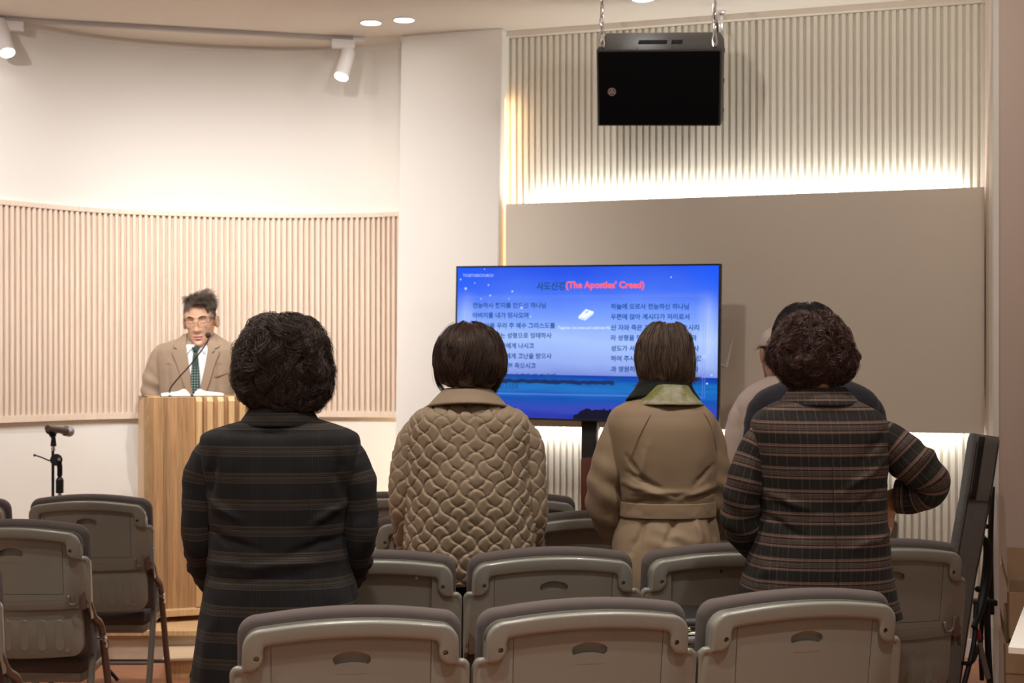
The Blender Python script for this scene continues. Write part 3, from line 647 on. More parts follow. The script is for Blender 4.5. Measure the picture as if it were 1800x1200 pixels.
def make_chair(kind, folded=True):
    t = empty('folding_chair')
    # shell
    bm = bmesh.new(); prism(bm, shell_outline(), -.004, .020, .003, 2)
    o = fin('back_shell', bm, M['shell'], t)
    cb = bmesh.new()
    pan = [(x, SHZ - .0395 - .0165 * (x / .2) ** 2) for x in np.linspace(.1755, -.1755, 13)] + [(-.172, .602), (.172, .602)]
    if kind == 'open': prism(cb, [(x * .995, z - .002) for x, z in pan], -.03, .010)
    else:
        for sg in (-1, 1): prism(cb, [(sg * .1755, SHZ - .051), (sg * .1737, SHZ - .051), (sg * .1715, .602), (sg * .1733, .602)], -.03, -.0005)
        prism(cb, [(-.172, .6025), (.172, .6025), (.172, .604), (-.172, .604)], -.03, -.0005)
        prism(cb, [(-.172, .582), (0, .577), (.172, .582), (.172, .583), (0, .578), (-.172, .583)], -.03, -.0032)
        prism(cb, bean(0, SHZ - .085, .082, .032), -.03, .012, .003, 2)
        prism(cb, [(-.032, SHZ - .1205), (.032, SHZ - .1205), (.032, SHZ - .1195), (-.032, SHZ - .1195)], -.03, -.0033)
    boolean(o, cb)
    bm = bmesh.new(); prism(bm, rim_outline(), -.018, .036, .008, 4)
    for sg in (-1, 1):
        tube(bm, [(sg * a_, .002, SHZ - b_) for a_, b_ in ((.222, .1125), (.231, .1125), (.2385, .1075), (.2480, .1080), (.2545, .1160), (.2560, .1330), (.2555, .170), (.2545, .24))], [.004, .0085, .0095, .0095, .0085, .007, .006, .004], 12, 40)
    r_ = fin('t', bm, M['shell'], t)
    cb = bmesh.new()
    for sg in (-1, 1): cyl(cb, (sg * .205, -.03, SHZ - .079), (sg * .205, .0, SHZ - .079), .0062, seg=14)
    boolean(r_, cb)
    bm = bmesh.new(); bm.from_mesh(o.data); bm.from_mesh(r_.data); bm.to_mesh(o.data); bm.free(); bpy.data.objects.remove(r_, do_unlink=True)
    cutbend(o, bendf)
    for sg in (-1, 1):
        bm = bmesh.new(); c_ = bendf(Vector((sg * .205, -.006, SHZ - .079))); cyl(bm, c_, (c_[0], c_[1] + .004, c_[2]), .0055, seg=12); box(bm, c_[0] - .0035, c_[0] + .0035, c_[1] - .001, c_[1] + .001, c_[2] - .0006, c_[2] + .0006)
        fin('screw', bm, M['brass'], t)
    if kind == 'open':
        for px_, pz_ in ((-.02, SHZ - .055), (.13, SHZ - .055), (.135, .64)):
            c_ = bendf(Vector((px_, .010, pz_))); bm = bmesh.new(); cyl(bm, (c_[0], c_[1] - .0015, c_[2]), (c_[0], c_[1] + .002, c_[2]), .0045, seg=12); fin('screw', bm, M['chrome'], t)
    # lower back with pressed ribs
    bm = bmesh.new(); hw = .228
    prism(bm, [(hw, .56)] + [(-hw, .56)] + arc(-hw + .045, .43, .045, 180, 262, 5) + [(x, .378 + .006 * (x / .16) ** 2) for x in np.linspace(-.175, .175, 8)] + arc(hw - .045, .43, .045, -82, 0, 5), .004, .040, .006, 2)
    for k in range(6):
        x = -.15 + k * .06
        if abs(x) < .2: prism(bm, [(x - .014, .50)] + [(x - .014, .42)] + arc(x, .42, .014, 180, 360, 6) + [(x + .014, .50)] + arc(x, .50, .014, 0, 180, 6)[1:-1], .0022, .006, .0008, 1)
    for sg in (-1, 1): cyl(bm, (sg * .175, .0015, .41), (sg * .175, .006, .41), .008, .008, 12)
    o = fin('lower_back', bm, M['shell'], t); cutbend(o, bendf, .04)
    # padding in front of the shell
    bm = bmesh.new()
    oc = shell_outline(.247, -.023, False, .385); prism(bm, oc, .026, .078, .020, 4)
    o = fin('backrest_cushion', bm, M['cush'], t); cutbend(o, lambda c: (c.x, c.y + .30 * c.x * c.x + lean_y(c.z), c.z), .03, 60)
    # hook
    bm = bmesh.new(); hx = .205
    c_ = lambda x, z, y=-.012: bendf(Vector((x, y, z)))
    tube(bm, [c_(hx + .0155, .612), c_(hx + .0155, .585), c_(hx + .010, .572), c_(hx - .002, .568), c_(hx - .013, .574), c_(hx - .015, .588), c_(hx - .013, .594, -.006)], .0036, 8)
    ball(bm, c_(hx - .015, .594, -.008), .006); fin('hook', bm, M['shell'] if 0 else M['tubeg'], t)
    # seat
    bm = bmesh.new(); sl = R(6)
    SM = Matrix.Translation((0, .13, .335)) @ Matrix.Rotation(sl, 4, 'X') if not folded else Matrix.Translation((0, .16, .32)) @ Matrix.Rotation(R(82), 4, 'X')
    out = [(-.195, .0), (.195, .0), (.210, .05), (.208, .26), (.18, .32), (.09, .335), (-.09, .335), (-.18, .32), (-.208, .26), (-.210, .05)]
    Mx = SM @ Matrix(((1, 0, 0, 0), (0, 0, 1, 0), (0, 1, 0, 0), (0, 0, 0, 1)))
    prism(bm, out, -.035, .042, .030, 4, M=Mx); fin('seat_cushion', bm, M['cush'], t, True, 60)
    bm = bmesh.new(); prism(bm, [(x * .97, z * .97 + .005) for x, z in out], -.058, -.022, .006, 2, M=Mx); fin('seat_pan', bm, M['shell'], t)
    for sg in (-1, 1):
        bm = bmesh.new(); x = sg * .246; y_ = lean_y(.6)
        tube(bm, [(sg * .238, y_ + .028, .60), (sg * .252, y_ + .034, .565), (x + sg * .004, .10, .515), (x + sg * .006, .165, .475), (x + sg * .006, .20, .40), (x + sg * .006, .26, .22), (x + sg * .006, .335, 0.008)], [.011, .0125, .0125, .0125, .0125, .0125, .0125], 12, 60)
        box(bm, sg * .235 - .012, sg * .235 + .012, y_ + .012, y_ + .03, .55, .66, .004); fin('front_leg', bm, M['tubeb'], t)
        bm = bmesh.new(); x = sg * .234
        tube(bm, [(x, .158, .475), (x, .12, .30), (x, .04, .008)], .0125, 12, smooth=False); cyl(bm, (x, .160, .482), (x, .153, .455), .0155); fin('rear_leg', bm, M['tubeg'], t)
        bm = bmesh.new(); cyl(bm, (sg * .228, .178, .425), (sg * .270, .178, .425), .006); cyl(bm, (sg * .262, .178, .425), (sg * .268, .178, .425), .014); cyl(bm, (sg * .262, .19, .40), (sg * .267, .19, .40), .010); fin('hinge', bm, M['chrome'], t)
        for y_ in (.335, .04):
            bm = bmesh.new(); cyl(bm, (x + (.018 * sg if y_ > .1 else 0), y_, 0), (x + (.018 * sg if y_ > .1 else 0), y_, .018), .015); fin('foot_cap', bm, M['black'], t)
    bm = bmesh.new(); cyl(bm, (-.252, .285, .135), (.252, .285, .135), .008); fin('crossbar', bm, M['tubeb'], t)
    bm = bmesh.new(); cyl(bm, (-.232, .085, .17), (.232, .085, .17), .008); fin('crossbar', bm, M['tubeg'], t)
    return t
KINDS = [make_chair('closed'), make_chair('open'), make_chair('closed', False)]
CHAIRS = [  # x, y, rotation, kind, label, group
    (-.348, 3.09, 9.4, 0, 'grey folding chair in the nearest row, leftmost of its three, by the dark checked coat', 'nearest row of folding chairs'),
    (.173, 3.19, 12.3, 0, 'grey folding chair in the nearest row, middle of its three', 'nearest row of folding chairs'),
    (.686, 3.32, 15.4, 0, 'grey folding chair in the nearest row, rightmost, in front of the brown plaid jacket', 'nearest row of folding chairs'),
    (-.395, 3.99, 6, 1, 'grey folding chair with hollow back, right beside the dark checked coat', 'second row of folding chairs'),
    (.119, 4.055, 8, 0, 'grey folding chair with closed back between the quilted jacket and the trench coat hem', 'second row of folding chairs'),
    (.628, 4.135, 10, 1, 'hollow-backed grey folding chair left of the brown plaid jacket, behind the black bag', 'second row of folding chairs'),
    (1.130, 4.235, 12.5, 0, 'grey folding chair at the right end beside the upright grey recliner', 'second row of folding chairs'),
    (X(778, 4.98), 4.98, 5, 1, 'hollow-backed grey folding chair mostly hidden behind the quilted jacket, nearer one', 'third row of folding chairs'),
    (X(1042, 5.02), 5.02, 8, 1, 'hollow-backed grey folding chair between the quilted jacket and the trench coat', 'third row of folding chairs'),
    (X(1284, 5.06), 5.06, 9, 1, 'grey folding chair showing only between trench coat and plaid jacket', 'third row of folding chairs'),
    (X(680, 5.72), 5.72, 2, 0, 'farthest grey folding chair showing between dark coat and quilted jacket', 'farthest row of folding chairs'),
    (X(909, 5.68), 5.68, 5, 0, 'farthest grey folding chair peeking out right of the quilted jacket', 'farthest row of folding chairs'),
    (X(1474, 5.75), 5.75, 6, 0, 'grey folding chair whose corner shows under the bent plaid elbow', 'farthest row of folding chairs'),
    (X(153, 5.62), 5.62, 0, 0, 'grey folding chair left of the podium, fully seen from behind', 'left block of folding chairs'),
    (X(20, 4.75), 4.75, -2, 0, 'grey folding chair cut by the left edge, nearer one with a coat hook', 'left block of folding chairs'),
    (X(-98, 5.60), 5.60, -2, 0, 'grey folding chair of which only a corner shows at the left edge', 'left block of folding chairs'),
    (X(-166, 3.92), 3.92, -3, 0, 'nearest left folding chair, only its tube frame in the bottom left corner', 'left block of folding chairs'),
]
used = set()
for x, y, rz, k, lab, g in CHAIRS:
    k = 2 if 'left' in g else k; src = KINDS[k]; o = src if k not in used else copy_tree(src); used.add(k)
    o.location = (x, y, 0); o.rotation_euler = (0, 0, R(rz)); o.scale.x = .978 if 'nearest row' not in g else .995; tag(o, lab, 'chair', g)
# things on a seat
def seatpt(x, y, rz, p): return Matrix.Translation((x, y, 0)) @ Matrix.Rotation(R(rz), 4, 'Z') @ Vector(p)
q = seatpt(.628, 4.135, 10, (0, 0, 0))
t = empty('black_bag', P(1235, 1083, 3.78) , R(8), 'black zipped bag lying between the nearest and second row', 'bag')
bm = bmesh.new(); box(bm, -.105, .105, -.085, .12, -.04, .012, .018, 3); fin('body', bm, M['black'], t)
bm = bmesh.new(); tube(bm, [(-.105, -.086, -.01), (0, -.088, -.011), (.105, -.086, -.01)], .0025, 6); fin('zip', bm, M['blackm'], t)
bm = bmesh.new(); box(bm, -.068, -.060, -.098, -.094, -.055, -.02, .001); fin('zip_pull', bm, M['gun'], t)
bm = bmesh.new(); ball(bm, (-.062, -.096, -.014), .005); fin('zip_slider', bm, M['brass'], t)
# grey book rest shelf under the bag (tray of papers)
t2 = empty('paper_stack', P(1228, 1104, 3.74), R(14), 'few white and orange sheets under the black bag', 'papers')
bm = bmesh.new(); box(bm, -.085, .085, -.06, .12, -.003, .001); fin('sheet', bm, M['paper'], t2, False)
bm = bmesh.new(); box(bm, -.095, .06, -.05, .12, -.007, -.0035); fin('sheet', bm, mat('orange_sheet', (.75, .35, .05), .7), t2, False)
# seat of the plaid jacket row tray that carries them
t3 = empty('seat_tray', P(1228, 1107, 3.74), R(10), 'grey tray under the bag and papers, seen through the gap between two chairs', 'tray')
bm = bmesh.new(); box(bm, -.13, .14, -.085, .14, -.018, -.003, .004); fin('board', bm, M['cav'], t3)
for x in (-.11, .12):
    bm = bmesh.new(); zz = t3.location.z; cyl(bm, (x, .02, -zz), (x, .02, -.016), .009); cyl(bm, (x, -.05, -zz + .008), (x, .10, -zz + .008), .008); fin('support', bm, M['tubeg'], t3)

# ------------------------------------------------------------------ folded recliner, boxes, table at the right
t = empty('folded_recliner', (0, 0, 0), 0, 'grey upholstered folding recliner bed standing upright by the right wall', 'recliner')
t.location = (X(1690, 5.7), 5.7, 0); L0 = t.location.copy()
def slabpt(f, v_, o):
    """f: 0 bottom..1 top, v_: across, o: off the face"""
    cx = np.interp(f, [0, .15, .45, .8, 1], [X(1663, 5.55), X(1672, 5.56), X(1690, 5.58), X(1714, 5.62), X(1722, 5.66)])
    wv = Vector((.165, .185, 0)); n_ = Vector((.78, -.62, 0)).normalized()
    p = Vector((cx, 5.6, .03 + f * 1.06)) - L0 + wv * v_ + n_ * o; p.z += -v_ * .025 * (f > .5) ; return p
bm = bmesh.new(); NF, NV = 60, 22; rows = []
for i in range(NF + 1):
    f = i / NF; ring = []
    for k in range(2 * NV):
        a = k / (2 * NV) * 2 * math.pi; c, s = math.cos(a), math.sin(a)
        x_ = math.copysign(abs(c) ** .35, c) * .5; y_ = math.copysign(abs(s) ** .45, s) * .019
        y_ *= 1 - .18 * math.exp(-((f - .76) / .012) ** 2) - .1 * math.exp(-((abs(x_) - .40) / .02) ** 2)
        e = min(1, (1 - f) / .03 + .35) ** .5 * min(1, f / .03 + .35) ** .5
        ring.append(bm.verts.new(slabpt(f, x_ * (.97 + .03 * e), y_ * e)))
    rows.append(ring)
for a, b in zip(rows, rows[1:]):
    for k in range(2 * NV): bm.faces.new((a[k], a[(k + 1) % (2 * NV)], b[(k + 1) % (2 * NV)], b[k]))
bm.faces.new(rows[0][::-1]); bm.faces.new(rows[-1]); fin('mattress', bm, M['greyf'], t, True, 60)
bm = bmesh.new()
for v_ in (-.40, .40): tube(bm, [slabpt(f, v_, .0165) for f in np.linspace(.03, .97, 12)], .0022, 6)
tube(bm, [slabpt(.755, v_, .0175) for v_ in np.linspace(-.38, .38, 6)], .002, 6); fin('piping', bm, M['black'], t)
bm = bmesh.new(); rr = [[bm.verts.new(slabpt(f, v_, .021)) for v_ in (-.36, -.24, -.16)] for f in np.linspace(.76, .99, 8)]
for a, b in zip(rr, rr[1:]):
    for k in range(2): bm.faces.new((a[k], a[k + 1], b[k + 1], b[k]))
o = fin('strap', bm, M['blackm'], t); o.modifiers.new('s', 'SOLIDIFY').thickness = .004
rp = lambda px, py, d: P(px, py, d) - L0
bm = bmesh.new(); tube(bm, [rp(1728, 945, 5.8), rp(1737, 965, 5.8), rp(1733, 1020, 5.8), rp(1722, 1075, 5.75), rp(1711, 1102, 5.7)], [.014, .02, .021, .018, .010], 10); fin('armrest', bm, M['black'], t)
bm = bmesh.new(); tube(bm, [rp(1728, 905, 5.85), rp(1724, 930, 5.85), rp(1735, 955, 5.85)], .008, 8); ball(bm, rp(1735, 925, 5.8), .010); ball(bm, rp(1719, 1035, 5.75), .013); fin('bracket', bm, M['black'], t)
for pts, r_, mm in (([rp(1735, 1060, 5.8), rp(1737, 1140, 5.8), rp(1741, 1215, 5.8)], .014, 'black'), ([rp(1728, 1060, 5.85), rp(1724, 1130, 5.8), rp(1726, 1195, 5.8)], .010, 'black'),
                   ([rp(1716, 1060, 5.75), rp(1712, 1130, 5.7), rp(1694, 1205, 5.65)], .011, 'black'), ([rp(1722, 1130, 5.7), rp(1729, 1160, 5.7), rp(1737, 1192, 5.7)], .011, 'tubeg'), ([rp(1690, 1165, 5.65), rp(1709, 1162, 5.68), rp(1726, 1120, 5.72)], .009, 'black'),
                   ([rp(1744, 855, 5.9), rp(1741, 960, 5.88), rp(1743, 1080, 5.85)], .012, 'black')):
    bm = bmesh.new(); tube(bm, pts, r_, 8); fin('leg', bm, M[mm], t)
bm = bmesh.new(); cyl(bm, rp(1719, 1105, 5.72), rp(1722, 1128, 5.72), .009); fin('red_grip', bm, mat('red_plastic', (.35, .02, .02), .4), t)
bm = bmesh.new(); box(bm, -.055, .035, -.03, .03, -.012, .012, .005, M=Matrix.Translation(rp(1735, 1058, 5.82))); fin('joint_block', bm, M['black'], t)
# cardboard boxes
def carton(name, x0, x1, y0, y1, z0, z1, label, flap=0):
    t = empty(name, (x0, y0, z0), R(-18.5), label, 'box', 'cardboard boxes under the table'); cx, cy = x0, y0; th = .004
    bm = bmesh.new(); a, b, c, d = x0 - cx, x1 - cx, y0 - cy, y1 - cy; h = z1 - z0
    box(bm, a, b, c, c + th, 0, h); box(bm, a, b, d - th, d, 0, h); box(bm, a, a + th, c, d, 0, h); box(bm, b - th, b, c, d, 0, h); box(bm, a, b, c, d, 0, th); fin('body', bm, M['card'], t, False)
    if flap:
        bm = bmesh.new(); box(bm, 0, b - a, -.002, .002, 0, flap, M=Matrix.Translation((a, d, h)) @ Matrix.Rotation(R(-12), 4, 'X')); fin('flap', bm, M['card'], t, False)
        bm = bmesh.new(); box(bm, -.002, .002, 0, d - c, 0, flap * .8, M=Matrix.Translation((a, c, h)) @ Matrix.Rotation(R(-14), 4, 'Y')); fin('flap', bm, M['card'], t, False)
    return t
zb = Z(1125, 4.55); zt = Z(1041, 4.55)
carton('cardboard_box', X(1767, 4.5), X(1767, 4.5) + .42, 4.5, 4.85, 0, Z(1184, 4.5), 'brown cardboard box on the floor at the bottom right corner')
carton('cardboard_box', X(1766, 4.5), X(1766, 4.5) + .42, 4.5, 4.85, Z(1184, 4.5), zb - .0, 'brown cardboard box just under the white table corner, lower of the two open ones', .07)
carton('cardboard_box', X(1772, 4.56), X(1772, 4.56) + .34, 4.56, 4.82, zb + .001, zt, 'brown cardboard box topmost in the pile, with its flap standing open', .11)
# white table
tz = .72; pA = P(1772, 1146, 1); k = lambda px, py: P(px, py, (H - tz) * F / (py - 626))
A = k(1772.5, 1137); B = k(1801, 1062); A.z = B.z = tz; dr = (B - A).normalized(); rt = Vector((dr.y, -dr.x, 0)); Lg = .62
t = empty('white_table', (A.x, A.y, 0), 0, 'white table top corner at the right edge in front of the cardboard boxes', 'table')
bm = bmesh.new(); top = [Vector((0, 0, tz)), rt * .9 + Vector((0, 0, tz)), rt * .9 + dr * Lg + Vector((0, 0, tz)), dr * Lg + Vector((0, 0, tz))]
vt = [bm.verts.new(q) for q in top]; vb = [bm.verts.new(q - Vector((0, 0, .014))) for q in top]
for i in range(4): bm.faces.new((vt[i], vt[(i + 1) % 4], vb[(i + 1) % 4], vb[i]))
bm.faces.new(vt); bm.faces.new(vb[::-1]); fin('tabletop', bm, M['table'], t, False)
for u, v_ in ((.06, .06), (.84, .06), (.84, .56), (.06, .56)):
    bm = bmesh.new(); q = rt * u + dr * v_; cyl(bm, (q.x, q.y, 0), (q.x, q.y, tz - .012), .014); fin('leg', bm, M['tubeg'], t)

# ------------------------------------------------------------------ people: numpy lofts, hair strands, cloth
rng = np.random.default_rng(7)
def vnoise(p, seed=0):
    """value noise, p (n,3)"""
    p = np.asarray(p, float); i = np.floor(p).astype(np.int64); f = p - i; f = f * f * (3 - 2 * f)
    def hsh(a, b, c):
        h = (a * 374761393 + b * 668265263 + c * 2147483647 + seed * 1274126177) & 0x7fffffff
        h = ((h ^ (h >> 13)) * 1274126177) & 0x7fffffff; return ((h ^ (h >> 16)) & 0xffff) / 65535.0
    r = 0
    for dx in (0, 1):
        for dy in (0, 1):
            for dz in (0, 1):
                w_ = (f[..., 0] if dx else 1 - f[..., 0]) * (f[..., 1] if dy else 1 - f[..., 1]) * (f[..., 2] if dz else 1 - f[..., 2])
                r = r + w_ * hsh(i[..., 0] + dx, i[..., 1] + dy, i[..., 2] + dz)
    return r * 2 - 1
def fbm(p, o=3, seed=0): return sum(vnoise(np.asarray(p) * 2 ** k, seed + k) / 2 ** k for k in range(o))
class Tab:
    """body or hair outline seen from the camera: rows (py, px left, px right, half depth, depth shift)"""
    def __init__(s, rows, d, pxc, e=2.3):
        s.d = d; r = []
        for q in rows:
            py, l, rr, hd = q[:4]; dy = q[4] if len(q) > 4 else 0
            dd = d + dy; r.append((Z(py, dd), (X(l, dd) + X(rr, dd)) / 2 - X(pxc, d), (X(rr, dd) - X(l, dd)) / 2, hd, dy))
        s.t = np.array(r); s.e = e
        a = np.concatenate([[0], np.cumsum(np.hypot(np.diff(s.t[:, 0]), np.diff(s.t[:, 2])))]); s.len = a[-1]; s.u = a / a[-1]
        s.tab = catmull(s.t, 400); s.tu = catmull(s.u[:, None], 400)[:, 0]; s.tu = np.maximum.accumulate(s.tu)
    def at(s, v): return np.stack([np.interp(v, s.tu, s.tab[:, k]) for k in range(5)], -1)
    def pt(s, v, phi, sc=1.0):
        q = s.at(v); c, sn = np.cos(phi), np.sin(phi); e = 2 / s.e
        x = q[..., 1] + q[..., 2] * np.sign(c) * np.abs(c) ** e * sc; y = q[..., 4] + q[..., 3] * np.sign(sn) * np.abs(sn) ** e * sc
        return np.stack([x, y, q[..., 0]], -1)
def grid(nv, nu, closed=True):
    i = np.arange(nv - 1)[:, None]; j = np.arange(nu if closed else nu - 1)[None]; k = (j + 1) % nu
    return np.stack([i * nu + j, i * nu + k, (i + 1) * nu + k, (i + 1) * nu + j], -1).reshape(-1, 4)
def normals(Pg, closed=True):
    du = (np.roll(Pg, -1, 1) - np.roll(Pg, 1, 1)) if closed else np.gradient(Pg, axis=1); dv = np.gradient(Pg, axis=0)
    n_ = np.cross(du, dv); return n_ / (np.linalg.norm(n_, axis=-1, keepdims=True) + 1e-9)
def loft(name, tab, m, parent, nv=160, nu=160, disp=None, v0=0, v1=1, seam=0.0, uvz=True):
    v = np.linspace(v0, v1, nv); ph = np.linspace(0, 2 * np.pi, nu + 1)          # duplicated seam at the front (phi = pi/2)
    ph = ph + np.pi / 2; V, PH = np.meshgrid(v, ph, indexing='ij'); G = tab.pt(V, PH)
    N_ = normals(G[:, :-1]); N_ = np.concatenate([N_, N_[:, :1]], 1)
    c = G.mean(1, keepdims=True); flip = np.sign(((G - c) * N_).sum(-1).mean()); N_ *= flip
    arc_ = np.concatenate([np.zeros((nv, 1)), np.cumsum(np.linalg.norm(np.diff(G[:, :, :2], axis=1), axis=-1), 1)], 1); arc_ -= arc_[:, nu // 2][:, None]
    row = np.linalg.norm(np.diff(G[:, nu // 2], axis=0), axis=-1); ln = np.concatenate([[0], np.cumsum(row)])
    U = arc_; W = np.repeat(ln[:, None], nu + 1, 1)
    if disp is not None: G = G + N_ * disp(G, U, W, PH, V)[..., None]
    uv = np.stack([U, G[..., 2] if uvz else -W], -1)
    o = nmesh(name, G.reshape(-1, 3), grid(nv, nu + 1, False), m, parent, uv.reshape(-1, 2)); return o
def sleeve(name, path, rad, m, parent, nv=110, nu=72, disp=None, sq=1.0, flat=1.0, head=.060):
    p0, p1 = np.array(path[0], float), np.array(path[1], float); inw = np.sign(-p0[0]) * head
    path = [p0 + np.array([inw * 1.0, .004, .002])] + [p0 + np.array([inw * .12, 0, -.010])] + list(path[1:]); rad = [rad[0] * .50] + [rad[0] * .93] + list(rad[1:])
    C = catmull(path, nv); rr = catmull(np.array(rad, float)[:, None], nv)[:, 0]
    T = np.gradient(C, axis=0); T /= np.linalg.norm(T, axis=1, keepdims=True)
    up = np.array([0, -1., 0]); Us, Ss = [], []
    for t in T:
        up = up - t * up.dot(t); up /= np.linalg.norm(up); Us.append(up); Ss.append(np.cross(t, up))
    Us, Ss = np.array(Us), np.array(Ss); ph = np.linspace(0, 2 * np.pi, nu + 1) + np.pi
    ln = np.concatenate([[0], np.cumsum(np.linalg.norm(np.diff(C, axis=0), axis=1))])
    c, s_ = np.cos(ph)[None, :, None], np.sin(ph)[None, :, None]
    D = Us[:, None] * c * flat + Ss[:, None] * s_; G = C[:, None] + D * rr[:, None, None]
    U = (ph - ph[nu // 2])[None] * rr[:, None]; W = np.repeat(ln[:, None], nu + 1, 1); Nn = D / np.linalg.norm(D, axis=-1, keepdims=True)
    if disp is not None: G = G + Nn * disp(G, U, W, ph[None] + 0 * U, W / ln[-1])[..., None]
    # close the cuff inward
    inn = C[-1] + (G[-1] - C[-1]) * .8; inn2 = inn - T[-1] * .05
    st = C[0] + (G[0] - C[0]) * .3 - T[0] * .012
    G = np.concatenate([st[None], G, inn[None], inn2[None]], 0); U = np.concatenate([U[:1], U, U[-1:], U[-1:]], 0); W = np.concatenate([W[:1], W, W[-1:], W[-1:]], 0)
    uv = np.stack([U, -W], -1)
    return nmesh(name, G.reshape(-1, 3), grid(len(G), nu + 1, False), m, parent, uv.reshape(-1, 2))
def folds(lines, amp=.006, seed=1):
    """cloth creases: list of (x0,z0,x1,z1,width,amp) strokes in local x,z plus fine noise"""
    def f(G, U, W, PH, V):
        h = amp * .5 * fbm(np.stack([G[..., 0] * 9, G[..., 1] * 9, G[..., 2] * 6], -1), 3, seed)
        for x0, z0, x1, z1, w_, a in lines:
            dx, dz = x1 - x0, z1 - z0; L2 = dx * dx + dz * dz; t = ((G[..., 0] - x0) * dx + (G[..., 2] - z0) * dz) / L2; tc = np.clip(t, 0, 1)
            wob = .35 * w_ * vnoise(np.stack([tc * 5, tc * 0 + seed, tc * 0], -1), 5)
            dist = ((G[..., 0] - x0) * dz - (G[..., 2] - z0) * dx) / math.sqrt(L2) + wob; end = np.where((t < 0) | (t > 1), (np.abs(t - tc) * math.sqrt(L2)), 0)
            m_ = np.exp(-(dist / w_) ** 2 - (end / (w_ * 1.5)) ** 2) * np.sin(np.clip(tc, .06, .94) * np.pi) ** .5
            h = h + 1.7 * a * m_ * (G[..., 1] < .06)
        return h
    return f
# ---------------- hair
def strands(name, P_, rad, m, parent, tip=.25):
    """P_: (n, k, 3) strand points -> one mesh of thin tapered three sided tubes"""
    n_, k, _ = P_.shape; T = np.gradient(P_, axis=1); T /= np.linalg.norm(T, axis=-1, keepdims=True) + 1e-9
    ref = np.array([.3, .2, .93]); A = np.cross(T, ref); A /= np.linalg.norm(A, axis=-1, keepdims=True) + 1e-9; B = np.cross(T, A)
    rr = (rad * (1 - (1 - tip) * np.linspace(0, 1, k) ** 2))[None, :, None] * rng.uniform(.7, 1.25, (n_, 1, 1))
    rings = np.stack([P_ + (A * math.cos(a) + B * math.sin(a)) * rr for a in (0, 2.094, 4.189)], 2)      # n,k,3,3
    v = rings.reshape(-1, 3); base = (np.arange(n_) * k * 3)[:, None, None]; i = np.arange(k - 1)[None, :, None] * 3; j = np.arange(3)[None, None]; j2 = (j + 1) % 3
    f = np.stack([base + i + j, base + i + j2, base + i + 3 + j2, base + i + 3 + j], -1).reshape(-1, 4)
    return nmesh(name, v, f, m, parent)
def hair(name, tab, m, parent, n_=5000, k=12, vspan=(.3, .7), vmax=1.0, curl=0, cf=3, swirl=.15, rad=.0006, layer=(.86, 1.03), shell=.93, seed=1, flick=0, tangle=.012, fly=.04, nu=64, locks_n=300, lock_r=.006, vpow=1.0, phi0=(0, 6.2832), spread=.08):
    """hair grown in locks: strands of one lock share course and curl"""
    r = np.random.default_rng(seed); Ln = locks_n
    lv = r.uniform(0, 1, Ln) ** vpow * .84 * vmax; lp = r.uniform(*phi0, Ln); lsp = r.uniform(*vspan, Ln); lph = r.uniform(0, 6.28, Ln); lcf = cf * r.uniform(.75, 1.3, Ln); lam = curl * r.uniform(.6, 1.35, Ln)
    lly = layer[0] + (layer[1] - layer[0]) * r.uniform(0, 1, Ln) ** .55; lsw = r.normal(0, swirl, Ln); lhand = r.choice([-1, 1], Ln)
    i = r.integers(0, Ln, n_); g = lambda q: q[i][:, None]
    v0 = np.clip(lv[i] + r.normal(0, .02, n_), 0, .9 * vmax); v1 = np.minimum(v0 + lsp[i] * r.uniform(.85, 1.1, n_), vmax * r.uniform(.95, 1.0, n_)); v0 = np.minimum(v0, v1 - .03)
    s = np.linspace(0, 1, k)[None]; V = v0[:, None] + (v1 - v0)[:, None] * s
    PH = lp[i][:, None] + r.normal(0, spread, (n_, 1)) * (1 - .3 * s) + g(lsw) * s * s + .10 * vnoise(np.stack([V * 5, g(lp) * 2 + 0 * V, 0 * V], -1), seed)
    ly = g(lly) + r.uniform(-.015, .015, (n_, 1)) + flick * s ** 2 + .02 * np.sin(s * 3.1 + g(lph)) * (1 if not curl else 0)
    fl = r.uniform(0, 1, n_) < fly; ly = ly + fl[:, None] * r.uniform(.02, .11, (n_, 1)) * s * (1.3 - .7 * s)
    Q = tab.pt(V, PH, ly); Q[..., 2] += (ly - 1) * .10 * np.clip(1 - V * 2.4, 0, 1)
    if curl:
        ang = lhand[i][:, None] * g(lcf) * 2 * np.pi * s + g(lph) + r.normal(0, .28, (n_, 1))
        cen = np.array([tab.at(.5)[1], tab.at(.5)[4], tab.at(.5)[0]]); rd = Q - cen; rd /= np.linalg.norm(rd, axis=-1, keepdims=True)
        T = np.gradient(Q, axis=1); T /= np.linalg.norm(T, axis=-1, keepdims=True) + 1e-9; Sd = np.cross(rd, T); am = g(lam) * (.45 + .65 * s) * r.uniform(.85, 1.15, (n_, 1))
        Q = Q + rd * (np.cos(ang) * am)[..., None] * .9 + Sd * (np.sin(ang) * am)[..., None]
    Q = Q + tangle * .3 * np.stack([vnoise(Q * 28 + o, 9) for o in (0, 31.7, 57.1)], -1) + lock_r * r.normal(0, 1, (n_, 1, 3)) * (.6 + .0 * s[..., None]) * (1 - .55 * s[..., None])
    h = strands(name, Q, rad, m, parent)
    nv = 60; v = np.linspace(0, .96 * vmax, nv); ph = np.linspace(0, 2 * np.pi, nu, endpoint=False); Vg, Pg = np.meshgrid(v, ph, indexing='ij')
    G = tab.pt(Vg, Pg, shell); cen = G.mean((0, 1)); nn = G - cen; nn /= np.linalg.norm(nn, axis=-1, keepdims=True)
    G = G + nn * (.007 * fbm(G * 26, 3, seed))[..., None]; G[..., 2] -= .006
    nmesh('under_hair', G.reshape(-1, 3), grid(nv, nu), m, h); return h
